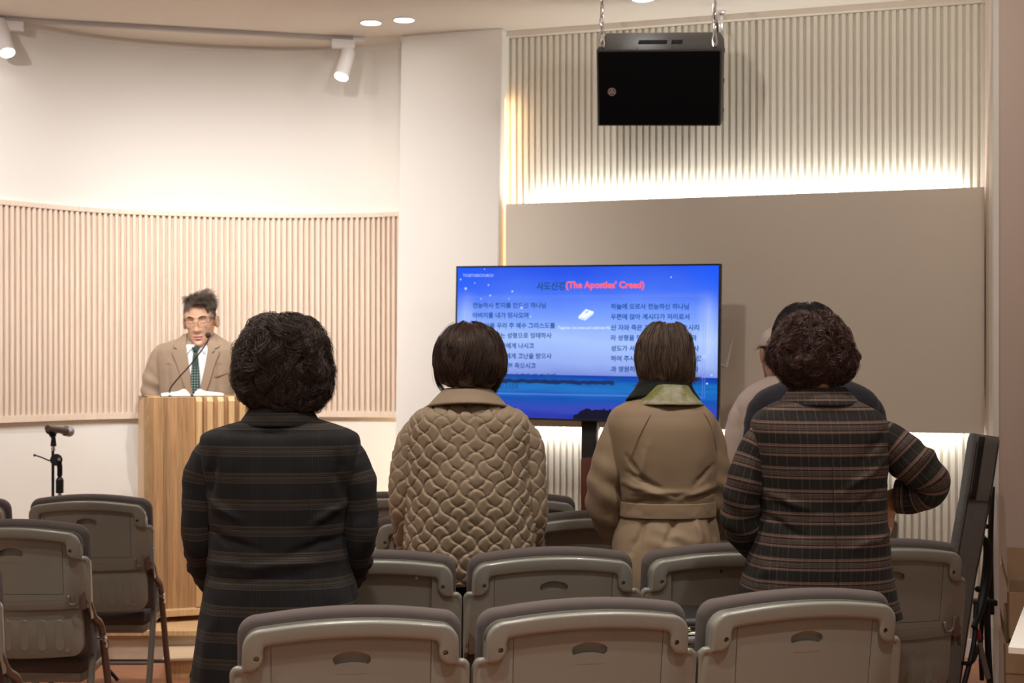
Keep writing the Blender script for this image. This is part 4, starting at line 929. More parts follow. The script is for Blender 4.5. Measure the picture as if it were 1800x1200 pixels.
def hairmat(name, c1, c2, rough=.42):
    m = mat(name, c1, rough, spec=.45); nt = m.node_tree; n = nt.nodes; L = nt.links; b = n['Principled BSDF']
    g = n.new('ShaderNodeNewGeometry'); cr = n.new('ShaderNodeValToRGB'); e = cr.color_ramp.elements; e[0].color = (*c1, 1); e[1].color = (*c2, 1); e[1].position = 1
    L.new(g.outputs['Random Per Island'], cr.inputs[0]); L.new(cr.outputs[0], b.inputs['Base Color']); b.inputs['Sheen Weight'].default_value = .04; return m
# ---------------- skin: head + body in one mesh
def head_pts(nv=110, nu=128, face=True, blob=1.0):
    T_ = np.array([(-.120, .006, .066, .02), (-.117, .024, .080, .0), (-.108, .036, .088, .02), (-.092, .047, .090, .045), (-.07, .056, .088, .062), (-.045, .063, .087, .072), (-.015, .069, .086, .084), (.015, .0735, .086, .092), (.045, .075, .086, .094), (.07, .071, .080, .089), (.09, .058, .064, .074), (.103, .038, .040, .05), (.108, .008, .008, .01)])
    A = catmull(T_, nv); ph = np.linspace(0, 2 * np.pi, nu, endpoint=False); c, s = np.cos(ph)[None], np.sin(ph)[None]
    e = .90; x = A[:, 1:2] * np.sign(c) * np.abs(c) ** e; y = np.where(s > 0, A[:, 2:3], A[:, 3:4]) * np.sign(s) * np.abs(s) ** e; z = np.repeat(A[:, 0:1], nu, 1)
    # y forward is +
    if face:
        fr = (s > 0) * 1.0; G = lambda cx, cz, sx, sz: np.exp(-((x - cx) / sx) ** 2 - ((z - cz) / sz) ** 2) * fr
        d = .022 * G(0, -.030, .0105, .012) + .012 * G(0, -.012, .0085, .018) + .006 * G(0, .008, .008, .016) + .009 * (G(.0135, -.033, .0065, .007) + G(-.0135, -.033, .0065, .007))
        d += .0055 * (G(.030, .033, .022, .008) + G(-.030, .033, .022, .008)) - .010 * (G(.030, .012, .016, .012) + G(-.030, .012, .016, .012)) + .0065 * (G(.031, .010, .0125, .0085) + G(-.031, .010, .0125, .0085))
        d += .0065 * G(0, -.0605, .020, .0052) + .0070 * G(0, -.0735, .017, .0056) - .0035 * G(0, -.067, .022, .0022) - .003 * G(0, -.050, .006, .006) - .004 * G(0, -.084, .016, .005) + .006 * G(0, -.103, .018, .011)
        d += .004 * (G(.043, -.018, .016, .018) + G(-.043, -.018, .016, .018)) - .003 * (G(.032, -.055, .007, .02) + G(-.032, -.055, .007, .02))
        y = y + d
    return np.stack([x, y, z], -1)
def ear_pts(sg):
    """closed little shell of an ear"""
    n1, n2 = 28, 10; a = np.linspace(0, 2 * np.pi, n1, endpoint=False); out = []
    prof_ = [(0, .010), (.35, .006), (.62, .003), (.80, .010), (.93, .014), (1.0, .010), (.96, .003), (.7, -.004), (.4, -.008), (0, -.010)]
    for r_, o in prof_:
        w_ = .0165 + .003 * np.cos(a - 1.9); h_ = .031 - .003 * np.cos(a); zz = np.sin(a) * h_ * r_; yy = np.cos(a) * w_ * r_ * (1 - .25 * (np.sin(a) < 0) * np.abs(np.sin(a)))
        out.append(np.stack([sg * (.075 + o + .006 * r_ * (np.cos(a) < 0)), yy - .006, zz - .005], -1) if False else np.stack([np.full(n1, sg * (.073 + o)) + sg * .006 * r_ * (np.cos(a) < 0) * np.abs(np.cos(a)), yy - .008, zz - .008], -1))
    return np.array(out)
def skinbody(joints, edges, radii):
    me = bpy.data.meshes.new('b'); me.from_pydata([Vector(j) for j in joints], edges, []); o = lk(bpy.data.objects.new('b', me))
    sk = o.modifiers.new('s', 'SKIN'); sk.use_smooth_shade = True
    for i, r_ in enumerate(radii): me.skin_vertices[0].data[i].radius = (r_, r_) if not isinstance(r_, tuple) else r_
    me.skin_vertices[0].data[0].use_root = True
    sb = o.modifiers.new('u', 'SUBSURF'); sb.levels = sb.render_levels = 2
    bake(o); m = o.data; v = np.empty(len(m.vertices) * 3, np.float32); m.vertices.foreach_get('co', v); f = [tuple(p.vertices) for p in m.polygons]
    bpy.data.objects.remove(o, do_unlink=True); return v.reshape(-1, 3), f
def hand_joints(wr, d, palm_n, size=1.0, curl_=.5, thumb_side=1):
    """wrist point, pointing direction, palm normal -> palm joint and five fingers, list of chains"""
    d = Vector(d).normalized(); pn = Vector(palm_n); pn = (pn - d * pn.dot(d)).normalized(); sd = d.cross(pn)
    J, E, Rr = [], [], []
    def add(p, par, r_): J.append(tuple(p)); Rr.append(r_); E.append((par, len(J) - 1)); return len(J) - 1
    pc = add(Vector(wr) + d * .045 * size, -1, (.020, .013))
    for k, (o, ln) in enumerate(((-.030, .062), (-.011, .078), (.009, .084), (.028, .074))):
        kn = add(Vector(wr) + d * .088 * size + sd * o * size * thumb_side * -1, pc, .0088); p = Vector(J[kn]); dd = d.copy(); par = kn
        for q in range(3):
            dd = (dd + pn * curl_ * (.5 + .3 * q)).normalized(); p = p + dd * ln * size / 3 * (1.15 - .12 * q); par = add(p, par, .0078 - .0009 * q)
    p = Vector(wr) + d * .03 * size + sd * .026 * size * thumb_side; a = add(p, -1, .0105); p = p + (d * .6 + sd * .5 * thumb_side + pn * .3).normalized() * .032 * size; b = add(p, a, .0095); p = p + (d * .9 + pn * .35).normalized() * .028 * size; add(p, b, .0078)
    return J, E, Rr
def build_body(parent, hc, hrot, hip, sh, sleeves, hgt, m, face=False, hs=1.0, hands=None, legs=True, neck_r=.050, facing=1):
    """hc head centre, sh shoulder height, sleeves = list of two arm paths (local), feet on the floor"""
    hm = Matrix.Translation(hc) @ Euler(hrot).to_matrix().to_4x4() @ Matrix.Scale(hs, 4)
    hp = head_pts(face=face); sh_ = hp.shape; nvh = sh_[0]; hv = hp.reshape(-1, 3)
    V = [np.array([hm @ Vector(p) for p in hv])]; Fc = [grid(sh_[0], sh_[1])]; Fl = [tuple(q) for q in Fc[0]]; nb = len(V[0])
    Fl.append(tuple(range(sh_[1]))[::-1]); Fl.append(tuple((sh_[0] - 1) * sh_[1] + np.arange(sh_[1])))
    for sg in (-1, 1):
        e = ear_pts(sg); es = e.shape; ev = np.array([hm @ Vector(p) for p in e.reshape(-1, 3)]); g = grid(es[0], es[1]) + nb
        Fl += [tuple(q) for q in g]; V.append(ev); nb += len(ev)
    hx, hy = hip[0], hip[1]; hz = hip[2]
    hcv = Vector(hc); nk = Vector((hc[0] * .6, (hc[1]) * .55, sh + .035)); fz = .03
    J = [(hx, hy, hz), (hx, hy, hz + .13), (hx * .5, hy * .5, sh - .14), (nk.x, nk.y - .0, sh - .01), tuple(nk), tuple(nk.lerp(hcv, .55)), tuple(hcv + Vector((0, 0, -.01)))]
    Rr = [(.13, .10), (.12, .095), (.135, .095), (.075, .065), neck_r, neck_r * .97, neck_r * .9]; E = [(i, i + 1) for i in range(6)]
    for k, pth in enumerate(sleeves):
        pth = [Vector(p) for p in pth]; par = 3
        J.append(tuple(pth[0])); E.append((2, len(J) - 1)); Rr.append(.042); par = len(J) - 1; nP = len(pth)
        for i, p in enumerate(pth[1:]):
            J.append(tuple(p)); E.append((par, len(J) - 1)); Rr.append(.038 - .016 * (i + 1) / nP); par = len(J) - 1
        wr = pth[-1]; dr = (pth[-1] - pth[-2]).normalized(); hd = (hands or {}).get(k, dict(d=dr, n=Vector((0, 0, -1)) if abs(dr.z) < .8 else Vector((0, 1, 0)), s=(1 if k else -1), c=.35))
        j, e, r_ = hand_joints(wr + dr * .01, hd['d'], hd['n'], .92, hd['c'], hd['s']); b0 = len(J)
        J += j; Rr += r_; E += [((par if a < 0 else a + b0), b + b0) for a, b in e]
    for sg in (-1, 1):
        c0 = len(J); J += [(hx + sg * .085, hy, hz - .06), (hx + sg * .088, hy + .01 * facing, hz * .52), (hx + sg * .09, hy - .01 * facing, .085), (hx + sg * .10, hy + .03 * facing, .045), (hx + sg * .105, hy + .11 * facing, .03)]
        E += [(0, c0), (c0, c0 + 1), (c0 + 1, c0 + 2), (c0 + 2, c0 + 3), (c0 + 3, c0 + 4)]; Rr += [.078, .052, .036, .034, .026]
    bv, bf = skinbody(J, E, Rr); Fl += [tuple(i + nb for i in q) for q in bf]; V.append(bv)
    me = bpy.data.meshes.new('body'); me.from_pydata(np.concatenate(V).tolist(), [], Fl); me.polygons.foreach_set('use_smooth', np.ones(len(me.polygons), bool)); me.update()
    me.materials.append(m); o = lk(bpy.data.objects.new('body', me)); o.parent = parent; return o, hm
def legs_cloth(parent, hip, m, r0=.095, r1=.06, top=None, facing=1):
    hx, hy, hz = hip
    for sg in (-1, 1):
        tp = (top or hz + .02)
        sleeve('trouser_leg', [(hx + sg * .07, hy, tp), (hx + sg * .085, hy, hz - .12), (hx + sg * .088, hy + .01 * facing, hz * .52), (hx + sg * .09, hy - .01 * facing, .06)], [r0, r0, r1 + .012, r1], m, parent, 50, 32, lambda G, U, W, PH, V: .005 * fbm(G * 12, 2, 3))
        bm = bmesh.new(); prism(bm, [(-.036, 0), (.036, 0), (.036, .03), (.028, .065), (-.028, .065), (-.036, .03)], -.07, .17, .014, 3)
        M_ = Matrix.Translation((hx + sg * .10, hy + .03 * facing, 0)) @ Matrix.Scale(facing, 4, (0, 1, 0)); bmesh.ops.transform(bm, matrix=M_, verts=bm.verts)
        fin('shoe', bm, M['shoe'], parent)
def band(name, rows, m, parent, thick=.003, nu=120, arc_deg=(-150, 150), disp=None):
    """collar or belt strip: rows of functions of angle a (0 = at the back) -> point"""
    a = np.radians(np.linspace(arc_deg[0], arc_deg[1], nu)); G = np.array([np.stack(fn(a), -1) for fn in rows])
    G = np.stack([catmull(G[:, j], len(rows) * 5) for j in range(nu)], 1); ln = np.linalg.norm(np.diff(G[:, nu // 2], axis=0), axis=1); ln = np.concatenate([[0], np.cumsum(ln)])
    U = np.concatenate([np.zeros((len(G), 1)), np.cumsum(np.linalg.norm(np.diff(G, axis=1), axis=-1), 1)], 1); U -= U[:, nu // 2][:, None]
    if disp is not None: G = G + disp(G)[..., None] * np.array([0, -1, 0.3])
    o = nmesh(name, G.reshape(-1, 3), grid(len(G), nu, False), m, parent, np.stack([U, -np.repeat(ln[:, None], nu, 1)], -1).reshape(-1, 2))
    s = o.modifiers.new('t', 'SOLIDIFY'); s.thickness = thick; s.offset = 0; return o
def ell(cx, cy, rx, ry, z, drop=0, front=0):
    """ring row: z lowers towards the sides/front by drop"""
    def f(a):
        s = np.sin(a); c = np.cos(a)
        return (cx + rx * s, cy - ry * c, z - drop * (1 - c) / 2 + front * np.clip(-c, 0, 1))
    return f
def plaid(name, base, hband, vband, hp_, vp_, weave=.25, rough=.85, v_w=.5):
    """woven check: hband, vband = lists of (position 0..1, colour); periods in metres; weave mixes the two thread systems"""
    m = bpy.data.materials.new(name); m.use_nodes = True; nt = m.node_tree; n = nt.nodes; L = nt.links; b = n['Principled BSDF']
    b.inputs['Roughness'].default_value = rough; b.inputs['Sheen Weight'].default_value = .03; b.inputs['Specular IOR Level'].default_value = .2
    uv = n.new('ShaderNodeUVMap'); sx = n.new('ShaderNodeSeparateXYZ'); L.new(uv.outputs[0], sx.inputs[0])
    def fr(src, per):
        a = n.new('ShaderNodeMath'); a.operation = 'MULTIPLY'; a.inputs[1].default_value = 1 / per; L.new(src, a.inputs[0])
        f = n.new('ShaderNodeMath'); f.operation = 'FRACT'; L.new(a.outputs[0], f.inputs[0]); return f.outputs[0]
    def ramp(src, st):
        c = n.new('ShaderNodeValToRGB'); c.color_ramp.interpolation = 'CONSTANT'; e = c.color_ramp.elements
        while len(e) < len(st): e.new(.5)
        for q, (p, col) in zip(e, st): q.position = p
        for q, (p, col) in zip(e, st): q.color = (*col, 1)
        L.new(src, c.inputs[0]); return c.outputs[0]
    hh = ramp(fr(sx.outputs[1], hp_), hband); vv = ramp(fr(sx.outputs[0], vp_), vband)
    mx = n.new('ShaderNodeMix'); mx.data_type = 'RGBA'; mx.blend_type = 'ADD'; mx.inputs[0].default_value = v_w; L.new(hh, mx.inputs[6]); L.new(vv, mx.inputs[7])
    no = n.new('ShaderNodeTexNoise'); mp = n.new('ShaderNodeMapping'); mp.inputs['Scale'].default_value = (260, 1100, 1); L.new(uv.outputs[0], mp.inputs[0]); L.new(mp.outputs[0], no.inputs[0]); no.inputs['Scale'].default_value = 1; no.inputs['Detail'].default_value = 3
    mr = n.new('ShaderNodeMapRange'); mr.inputs[1].default_value = .25; mr.inputs[2].default_value = .75; mr.inputs[3].default_value = 1 - weave * 2; mr.inputs[4].default_value = 1 + weave * 2; L.new(no.outputs[0], mr.inputs[0])
    hs = n.new('ShaderNodeHueSaturation'); L.new(mx.outputs[2], hs.inputs['Color']); L.new(mr.outputs[0], hs.inputs['Value']); L.new(hs.outputs[0], b.inputs['Base Color'])
    bp = n.new('ShaderNodeBump'); bp.inputs['Strength'].default_value = .35; bp.inputs['Distance'].default_value = .001; L.new(no.outputs[0], bp.inputs['Height']); L.new(bp.outputs[0], b.inputs['Normal'])
    return m
def person(pxc, d, label, group=None):
    t = empty('person', (X(pxc, d), d, 0), 0, label, 'person', group)
    def S(px, py, dy=0): return (X(px, d + dy) - X(pxc, d), dy, Z(py, d + dy))
    return t, S
def px2m(d): return d / F

# ================= woman in the dark checked coat
d = 3.65; pxc = 492; t, S = person(pxc, d, 'person seen from behind with dark permed hair and a long dark grey checked coat')
W1M = plaid('dark_check_cloth', None,
    [(0, (.0125, .0125, .014)), (.56, (.038, .031, .027)), (.63, (.012, .011, .011)), (.655, (.036, .030, .026)), (.70, (.012, .011, .011)), (.72, (.043, .035, .030)), (.80, (.012, .011, .011)), (.825, (.036, .030, .026)), (.86, (.012, .011, .011)), (.885, (.043, .035, .029)), (.95, (.0125, .0125, .014))],
    [(0, (0, 0, 0)), (.30, (.006, .004, .003)), (.33, (0, 0, 0)), (.40, (.010, .006, .004)), (.42, (0, 0, 0)), (.50, (.006, .005, .004)), (.53, (0, 0, 0)), (.60, (.008, .004, .003)), (.62, (0, 0, 0))], .0655, .075, .32, .9, 1.0)
torso = Tab([(728, 447, 540, .055, .015), (738, 425, 562, .07, .01), (747, 395, 592, .088), (757, 366, 618, .10), (770, 354, 631, .115), (810, 355, 632, .128), (860, 364, 624, .135), (920, 370, 614, .135), (975, 370, 615, .138), (1030, 362, 626, .15), (1090, 352, 640, .155), (1150, 343, 652, .155), (1210, 335, 662, .15), (1300, 326, 672, .145), (1330, 325, 674, .14)], d, pxc, 2.5)
z = lambda py: Z(py, d); x = lambda px: X(px, d) - X(pxc, d)
fl = [(x(375), z(870), x(440), z(905), .010, .006), (x(610), z(880), x(560), z(910), .010, .006), (x(372), z(925), x(470), z(955), .010, -.006), (x(612), z(935), x(520), z(960), .010, -.006), (x(370), z(985), x(600), z(975), .012, .006), (x(380), z(1010), x(540), z(1000), .010, -.005),
      (x(390), z(800), x(378), z(870), .012, -.006), (x(600), z(800), x(612), z(870), .012, -.006), (x(400), z(1040), x(370), z(1200), .02, .006), (x(600), z(1040), x(640), z(1200), .02, .006)]
loft('coat', torso, W1M, t, 200, 200, folds(fl, .005, 2))
aL = [S(384, 780, .0), S(362, 830, -.005), S(352, 890, -.01), S(352, 945, -.005), S(366, 1000, .05), S(396, 1035, .14), S(425, 1045, .21)]
aR = [S(602, 780, .0), S(622, 830, -.005), S(632, 890, -.01), S(631, 945, -.005), S(618, 995, .05), S(594, 1030, .14), S(566, 1042, .21)]
sd = lambda sx: (lambda G, U, W, PH, V: .004 * fbm(np.stack([U * 10, W * 26, U * 0], -1), 2, sx) + .004 * np.exp(-((V - .62) / .14) ** 2) * np.sin(W * 130 + U * 30) * (np.cos(PH) < .3))
rs = [.047, .052, .047, .046, .046, .042, .038]
for a, k in ((aL, 3), (aR, 8)): sleeve('sleeve', a, rs, W1M, t, disp=sd(k))
nx = 0.0; nz = z(742)
band('collar', [ell(nx, .02, .062, .058, z(735), .0), ell(nx, .02, .064, .060, z(716), -.005), ell(nx, .018, .070, .066, z(713), -.004), ell(nx, .01, .088, .085, z(727), .005), ell(nx + .0, .0, .107, .098, z(746), .012, .01)], W1M, t, .004)
tabh = Tab([(555, 480, 500, .01, .03), (559, 462, 522, .04, .03), (568, 446, 545, .07, .03), (582, 435, 560, .09, .03), (600, 425, 571, .105, .03), (625, 418, 578, .115, .03), (650, 414, 582, .118, .03), (673, 416, 583, .112, .03), (692, 424, 578, .10, .025), (708, 440, 566, .085, .02), (722, 452, 552, .07, .02)], d, pxc, 2.15)
HB = hairmat('black_brown_hair', (.014, .009, .008), (.085, .050, .035)); HB2 = hairmat('brown_curls', (.018, .009, .008), (.125, .050, .036)); HB3 = hairmat('brown_bob', (.024, .013, .009), (.12, .065, .045)); HB4 = hairmat('thin_brown_hair', (.04, .025, .017), (.22, .145, .10)); HBK = hairmat('black_hair', (.010, .009, .009), (.028, .024, .022), .38)
hair('hair', tabh, HB, t, 8500, 20, (.22, .45), curl=.0115, cf=2.2, swirl=.3, rad=.00058, layer=(.82, 1.035), seed=11, tangle=.02, fly=.16, locks_n=420, lock_r=.0042, spread=.05, shell=.87)
hc = Vector(S(497, 652, .055)); bW1, hm = build_body(t, hc, (R(-8), 0, 0), (0, .0, .80), z(790), [aL, aR], 1.5, M['skin'], hs=.9)
legs_cloth(t, (0, 0, .80), M['trous'])

# ================= woman in the quilted jacket
d = 4.5; pxc = 822; t, S = person(pxc, d, 'person seen from behind with a brown bob and a khaki quilted padded jacket'); z = lambda py: Z(py, d)
KQ = mat('khaki_padded_cloth', (.31, .235, .158), .52, bump=.25, bscale=500, spec=.35, sheen=.15)
torso = Tab([(697, 790, 856, .055, .01), (708, 768, 878, .075, .01), (719, 745, 904, .095, .005), (730, 728, 921, .11), (748, 720, 929, .122), (790, 718, 931, .138), (850, 716, 934, .155), (910, 712, 938, .165), (960, 712, 938, .165), (995, 722, 928, .158), (1010, 734, 916, .15), (1016, 745, 905, .14)], d, pxc, 2.4)
def quilt(cell, amp):
    def f(G, U, W, PH, V):
        p = (U + W) / cell / 1.414; q = (U - W) / cell / 1.414
        wb = .13 * vnoise(np.stack([U * 22, W * 22, U * 0], -1), 14); p2 = p + .12 * np.sin(np.pi * q) + wb; q2 = q - .12 * np.sin(np.pi * p) + wb * .6
        a = np.abs(np.sin(np.pi * p2)); b_ = np.abs(np.sin(np.pi * q2)); h = 1 - np.exp(-a / .24) * .55 - np.exp(-b_ / .24) * .55
        ip, iq = np.floor(p2), np.floor(q2); tilt = vnoise(np.stack([ip * 3.7 + .5, iq * 5.3 + .5, ip * 0], -1), 4)
        fp, fq = p2 - ip - .5, q2 - iq - .5
        puck = vnoise(np.stack([U * 140, W * 60, U * 0], -1), 6) * np.exp(-(np.minimum(a, b_) / .45) ** 2)
        up = -(fp - fq)      # every cushion bulges a little lower down
        return amp * (h - .5) + amp * .22 * tilt * (fp * 1.3 + fq * .6) * h + amp * .16 * puck + amp * .45 * up * h + .004 * fbm(G * 7, 2, 8)
    return f
loft('jacket', torso, KQ, t, 420, 520, quilt(.0400, .0120))
aL = [S(738, 748), S(720, 790), S(711, 850, -.01), S(711, 905, -.005), S(721, 955, .05), S(745, 985, .16), S(780, 985, .25)]
aR = [S(910, 748), S(928, 790), S(935, 850, -.01), S(935, 905, -.005), S(926, 955, .05), S(900, 985, .16), S(868, 985, .25)]
rs = [.047, .048, .044, .044, .042, .040, .036]
for a in (aL, aR): sleeve('sleeve', a, rs, KQ, t, 260, 190, quilt(.0400, .008))
KP = mat('khaki_plain_cloth', (.29, .22, .148), .6, bump=.3, bscale=300, spec=.3, sheen=.15)
band('collar', [ell(0, .02, .058, .055, z(712)), ell(0, .02, .061, .058, z(690), 0), ell(0, .018, .067, .064, z(684), 0), ell(0, .006, .092, .088, z(692), .010), ell(0, -.004, .128, .112, z(706), .040, 0)], KP, t, .006, disp=lambda G: .002 * fbm(G * 25, 2, 5))
tabh = Tab([(567, 812, 838, .012, .03), (570, 800, 850, .035, .03), (578, 787, 866, .06, .03), (592, 776, 877, .08, .03), (612, 767, 886, .098, .03), (634, 763, 891, .105, .03), (650, 765, 890, .10, .03), (662, 770, 884, .09, .028), (673, 780, 872, .072, .025), (681, 795, 862, .055, .025)], d, pxc, 2.1)
hair('hair', tabh, HB3, t, 8000, 16, (.40, .80), swirl=.32, rad=.00055, layer=(.87, 1.03), seed=5, tangle=.006, fly=.04, flick=-.03, locks_n=210, lock_r=.0035, spread=.09)
loc = lambda pts: np.array([S(*p) for p in pts])
def locks(name, guides, n_, spread, m, parent, rad=.0006, k=14, seed=3):
    r = np.random.default_rng(seed)
    for g in guides:
        out = []; c = catmull(loc(g), k); s = np.linspace(0, 1, k)[:, None]
        for i in range(n_): o = r.normal(0, spread, 3); out.append(c + o * (1 - .5 * s) + r.normal(0, spread * .8, 3) * s ** 2)
        strands(name, np.array(out), rad, m, parent)
locks('hair_lock', [[(768, 630, .03), (767, 655, .03), (770, 672, .04), (780, 688, .05)], [(884, 640, .03), (880, 665, .03), (872, 682, .03), (865, 694, .04)], [(878, 650, .02), (872, 672, .03), (862, 688, .04)]], 110, .0055, HB3, t)
hc = Vector(S(826, 640, .035)); build_body(t, hc, (R(-14), 0, R(-4)), (0, 0, .80), z(760), [aL, aR], 1.5, M['skin'], neck_r=.046)
bm = bmesh.new(); e = Vector(S(783, 669, .02)); tube(bm, [e + Vector((.0, .0045 * math.cos(a), .0045 * math.sin(a))) for a in np.linspace(0, 6.283, 12, endpoint=False)], .0014, 6, closed=True, smooth=False); fin('earring', bm, mat('gold', (.8, .5, .15), .25, metal=1), t)
legs_cloth(t, (0, 0, .80), M['trous'], r0=.10, top=.86)

# ================= woman in the trench coat
d = 4.55; pxc = 1165; t, S = person(pxc, d, 'person seen from behind in a belted beige trench coat with a green patterned scarf'); z = lambda py: Z(py, d); x = lambda px: X(px, d) - X(pxc, d)
TR = mat('trench_cloth', (.29, .208, .132), .6, bump=.15, bscale=700, spec=.3, sheen=.1)
torso = Tab([(694, 1130, 1206, .055, .01), (704, 1104, 1226, .075, .01), (716, 1082, 1241, .095), (732, 1070, 1255, .11), (755, 1066, 1260, .122), (800, 1073, 1262, .128), (845, 1083, 1260, .125), (880, 1090, 1254, .118), (893, 1091, 1253, .116), (908, 1088, 1257, .120), (940, 1078, 1264, .14), (985, 1072, 1266, .152), (1040, 1068, 1268, .15), (1120, 1060, 1274, .15), (1250, 1054, 1280, .145), (1300, 1052, 1282, .14)], d, pxc, 2.4)
fl = [(x(1100), z(828), x(1150), z(850), .008, -.006), (x(1095), z(845), x(1170), z(868), .010, .006), (x(1250), z(850), x(1190), z(870), .010, .005), (x(1100), z(880), x(1160), z(872), .008, -.005), (x(1130), z(905), x(1105), z(960), .010, -.007), (x(1180), z(905), x(1165), z(940), .008, -.008), (x(1240), z(905), x(1255), z(960), .010, -.007), (x(1215), z(908), x(1225), z(950), .009, .006),
      (x(1130), z(780), x(1115), z(850), .012, .004), (x(1160), z(1000), x(1150), z(1200), .02, -.006), (x(1190), z(960), x(1140), z(945), .018, .005), (x(1150), z(925), x(1215), z(945), .015, .004), (x(1098), z(800), x(1125), z(838), .007, -.005), (x(1245), z(815), x(1215), z(845), .007, -.005), (x(1110), z(862), x(1200), z(858), .007, .004), (x(1200), z(870), x(1250), z(862), .006, -.004)]
loft('trench_coat', torso, TR, t, 240, 220, folds(fl, .006, 12))
bel = Tab([(879, 1088, 1256, .122), (881, 1086.5, 1257.5, .124), (903, 1085.5, 1258.5, .125), (905, 1088, 1256, .122)], d, pxc, 2.4)
loft('belt', bel, TR, t, 24, 160, lambda G, U, W, PH, V: .0015 * fbm(G * 30, 2, 4))
aL = [S(1096, 738), S(1078, 785, -.005), S(1066, 840, -.01), S(1064, 885, .0), S(1078, 925, .07), S(1104, 950, .18), S(1135, 955, .26)]
aR = [S(1238, 738), S(1251, 785, .0), S(1257, 835, .0), S(1256, 880, .01), S(1246, 920, .07), S(1222, 945, .18), S(1195, 955, .26)]
sd3 = lambda sx: (lambda G, U, W, PH, V: .005 * fbm(np.stack([U * 9, W * 14, U * 0], -1), 2, sx) + .0045 * np.exp(-((V - .5) / .2) ** 2) * np.sin(W * 85 + U * 35 + sx))
sleeve('sleeve', aL, [.052, .057, .056, .055, .050, .042, .036], TR, t, disp=sd3(2)); sleeve('sleeve', aR, [.048, .050, .049, .047, .045, .040, .036], TR, t, disp=sd3(6))
def seam(name, pts, tab, m, parent, r_=.0011):
    out = []
    for px, py in pts:
        X_, _, Z_ = S(px, py); v = np.interp(-Z_, -tab.tab[:, 0], tab.tu); q = tab.at(v); c = np.clip((X_ - q[1]) / q[2], -1, 1); y_ = q[4] - q[3] * (1 - abs(c) ** tab.e) ** (1 / tab.e); out.append((X_, y_ - .0035, Z_))
    bm = bmesh.new(); tube(bm, out, r_, 6, 40); return fin(name, bm, m, parent)
SM_ = mat('brown_seam_thread', (.10, .068, .04), .9)  # seam lines in a darker brown than the coat cloth
seam('seam', [(1148, 712), (1130, 740), (1115, 770), (1104, 800)], torso, SM_, t); seam('seam', [(1222, 712), (1238, 735), (1249, 765), (1254, 790)], torso, SM_, t)
CORD = mat('dark_green_corduroy', (.010, .014, .010), .9, bump=.6, bscale=500)
SC = mat('scarf_print', (.38, .35, .27), .65, var=.5, vscale=30, col2=(.17, .18, .03), bump=.2, bscale=60)
ccx = .012
band('scarf', [ell(ccx, .015, .068, .062, z(688)), ell(ccx, .01, .071, .070, z(676), .006), ell(ccx + .004, .0, .082, .082, z(690), .012), ell(ccx + .006, -.01, .112, .100, z(709), .010, 0)], SC, t, .004, disp=lambda G: .005 * fbm(G * 22, 2, 15))
band('collar', [ell(ccx, .02, .066, .06, z(690)), ell(ccx, .022, .076, .064, z(664), .004), ell(ccx, .02, .080, .070, z(663), .004), ell(ccx - .006, .018, .090, .074, z(676), .02), ell(ccx - .010, .018, .118, .080, z(694), .035)], CORD, t, .005, arc_deg=(-150, 150))
tabh = Tab([(566, 1158, 1188, .012, .02), (569, 1146, 1198, .035, .02), (577, 1136, 1206, .055, .02), (592, 1126, 1213, .072, .02), (612, 1120, 1218, .085, .02), (635, 1118, 1221, .09, .02), (655, 1121, 1220, .084, .02), (668, 1128, 1217, .072, .02), (680, 1136, 1208, .062, .02), (688, 1142, 1200, .058, .02)], d, pxc, 2.15)
hair('hair', tabh, HB4, t, 7500, 16, (.45, .85), swirl=.12, rad=.0005, layer=(.88, 1.03), seed=8, tangle=.006, fly=.09, flick=-.02, locks_n=190, lock_r=.003, spread=.10)
locks('hair_lock', [[(1128, 640, .02), (1126, 662, .02), (1127, 674, .03), (1117, 679, .03)], [(1132, 650, .01), (1130, 670, .02), (1122, 678, .02)], [(1214, 640, .02), (1215, 658, .02), (1222, 666, .02), (1231, 665, .02)], [(1210, 650, .01), (1213, 664, .02), (1221, 672, .02)]], 45, .0045, HB4, t)
hc = Vector(S(1170, 640, .045)); build_body(t, hc, (R(-10), 0, R(0)), (0, 0, .80), z(745), [aL, aR], 1.5, M['skin'], neck_r=.044, hs=.88)
legs_cloth(t, (0, 0, .80), M['trous'])

# ================= woman in the brown plaid jacket
d = 3.8; pxc = 1440; t, S = person(pxc, d, 'person seen from behind with curly hair, brown plaid jacket and right hand on hip'); z = lambda py: Z(py, d); x = lambda px: X(px, d) - X(pxc, d)
dk = (.014, .0125, .011); tan = (.135, .098, .068); pk = (.095, .064, .055); mar = (.034, .011, .013); gr = (.088, .075, .060)
W5M = plaid('brown_plaid_cloth', None, [(0, dk), (.40, pk), (.455, tan), (.50, mar), (.555, gr), (.575, mar), (.60, gr), (.625, dk), (.645, gr), (.67, mar), (.69, gr), (.715, dk), (.735, gr), (.76, mar), (.83, tan), (.88, pk), (.95, dk)],
            [(0, (0, 0, 0)), (.05, (.055, .038, .022)), (.085, (0, 0, 0)), (.28, (.05, .034, .02)), (.315, (0, 0, 0)), (.45, (.014, .010, .007)), (.48, (0, 0, 0)), (.62, (.05, .034, .02)), (.655, (0, 0, 0)), (.8, (.014, .01, .007)), (.83, (0, 0, 0))], .0588, .082, .30, .9, .5)
torso = Tab([(688, 1397, 1478, .055, .01), (700, 1378, 1498, .075, .01), (712, 1352, 1524, .09), (724, 1332, 1545, .10), (740, 1322, 1557, .115), (765, 1320, 1561, .125), (810, 1326, 1558, .13), (860, 1333, 1555, .132), (910, 1333, 1556, .135), (960, 1322, 1561, .145), (1010, 1309, 1568, .15), (1060, 1297, 1577, .15), (1080, 1293, 1582, .148)], d, pxc, 2.5)
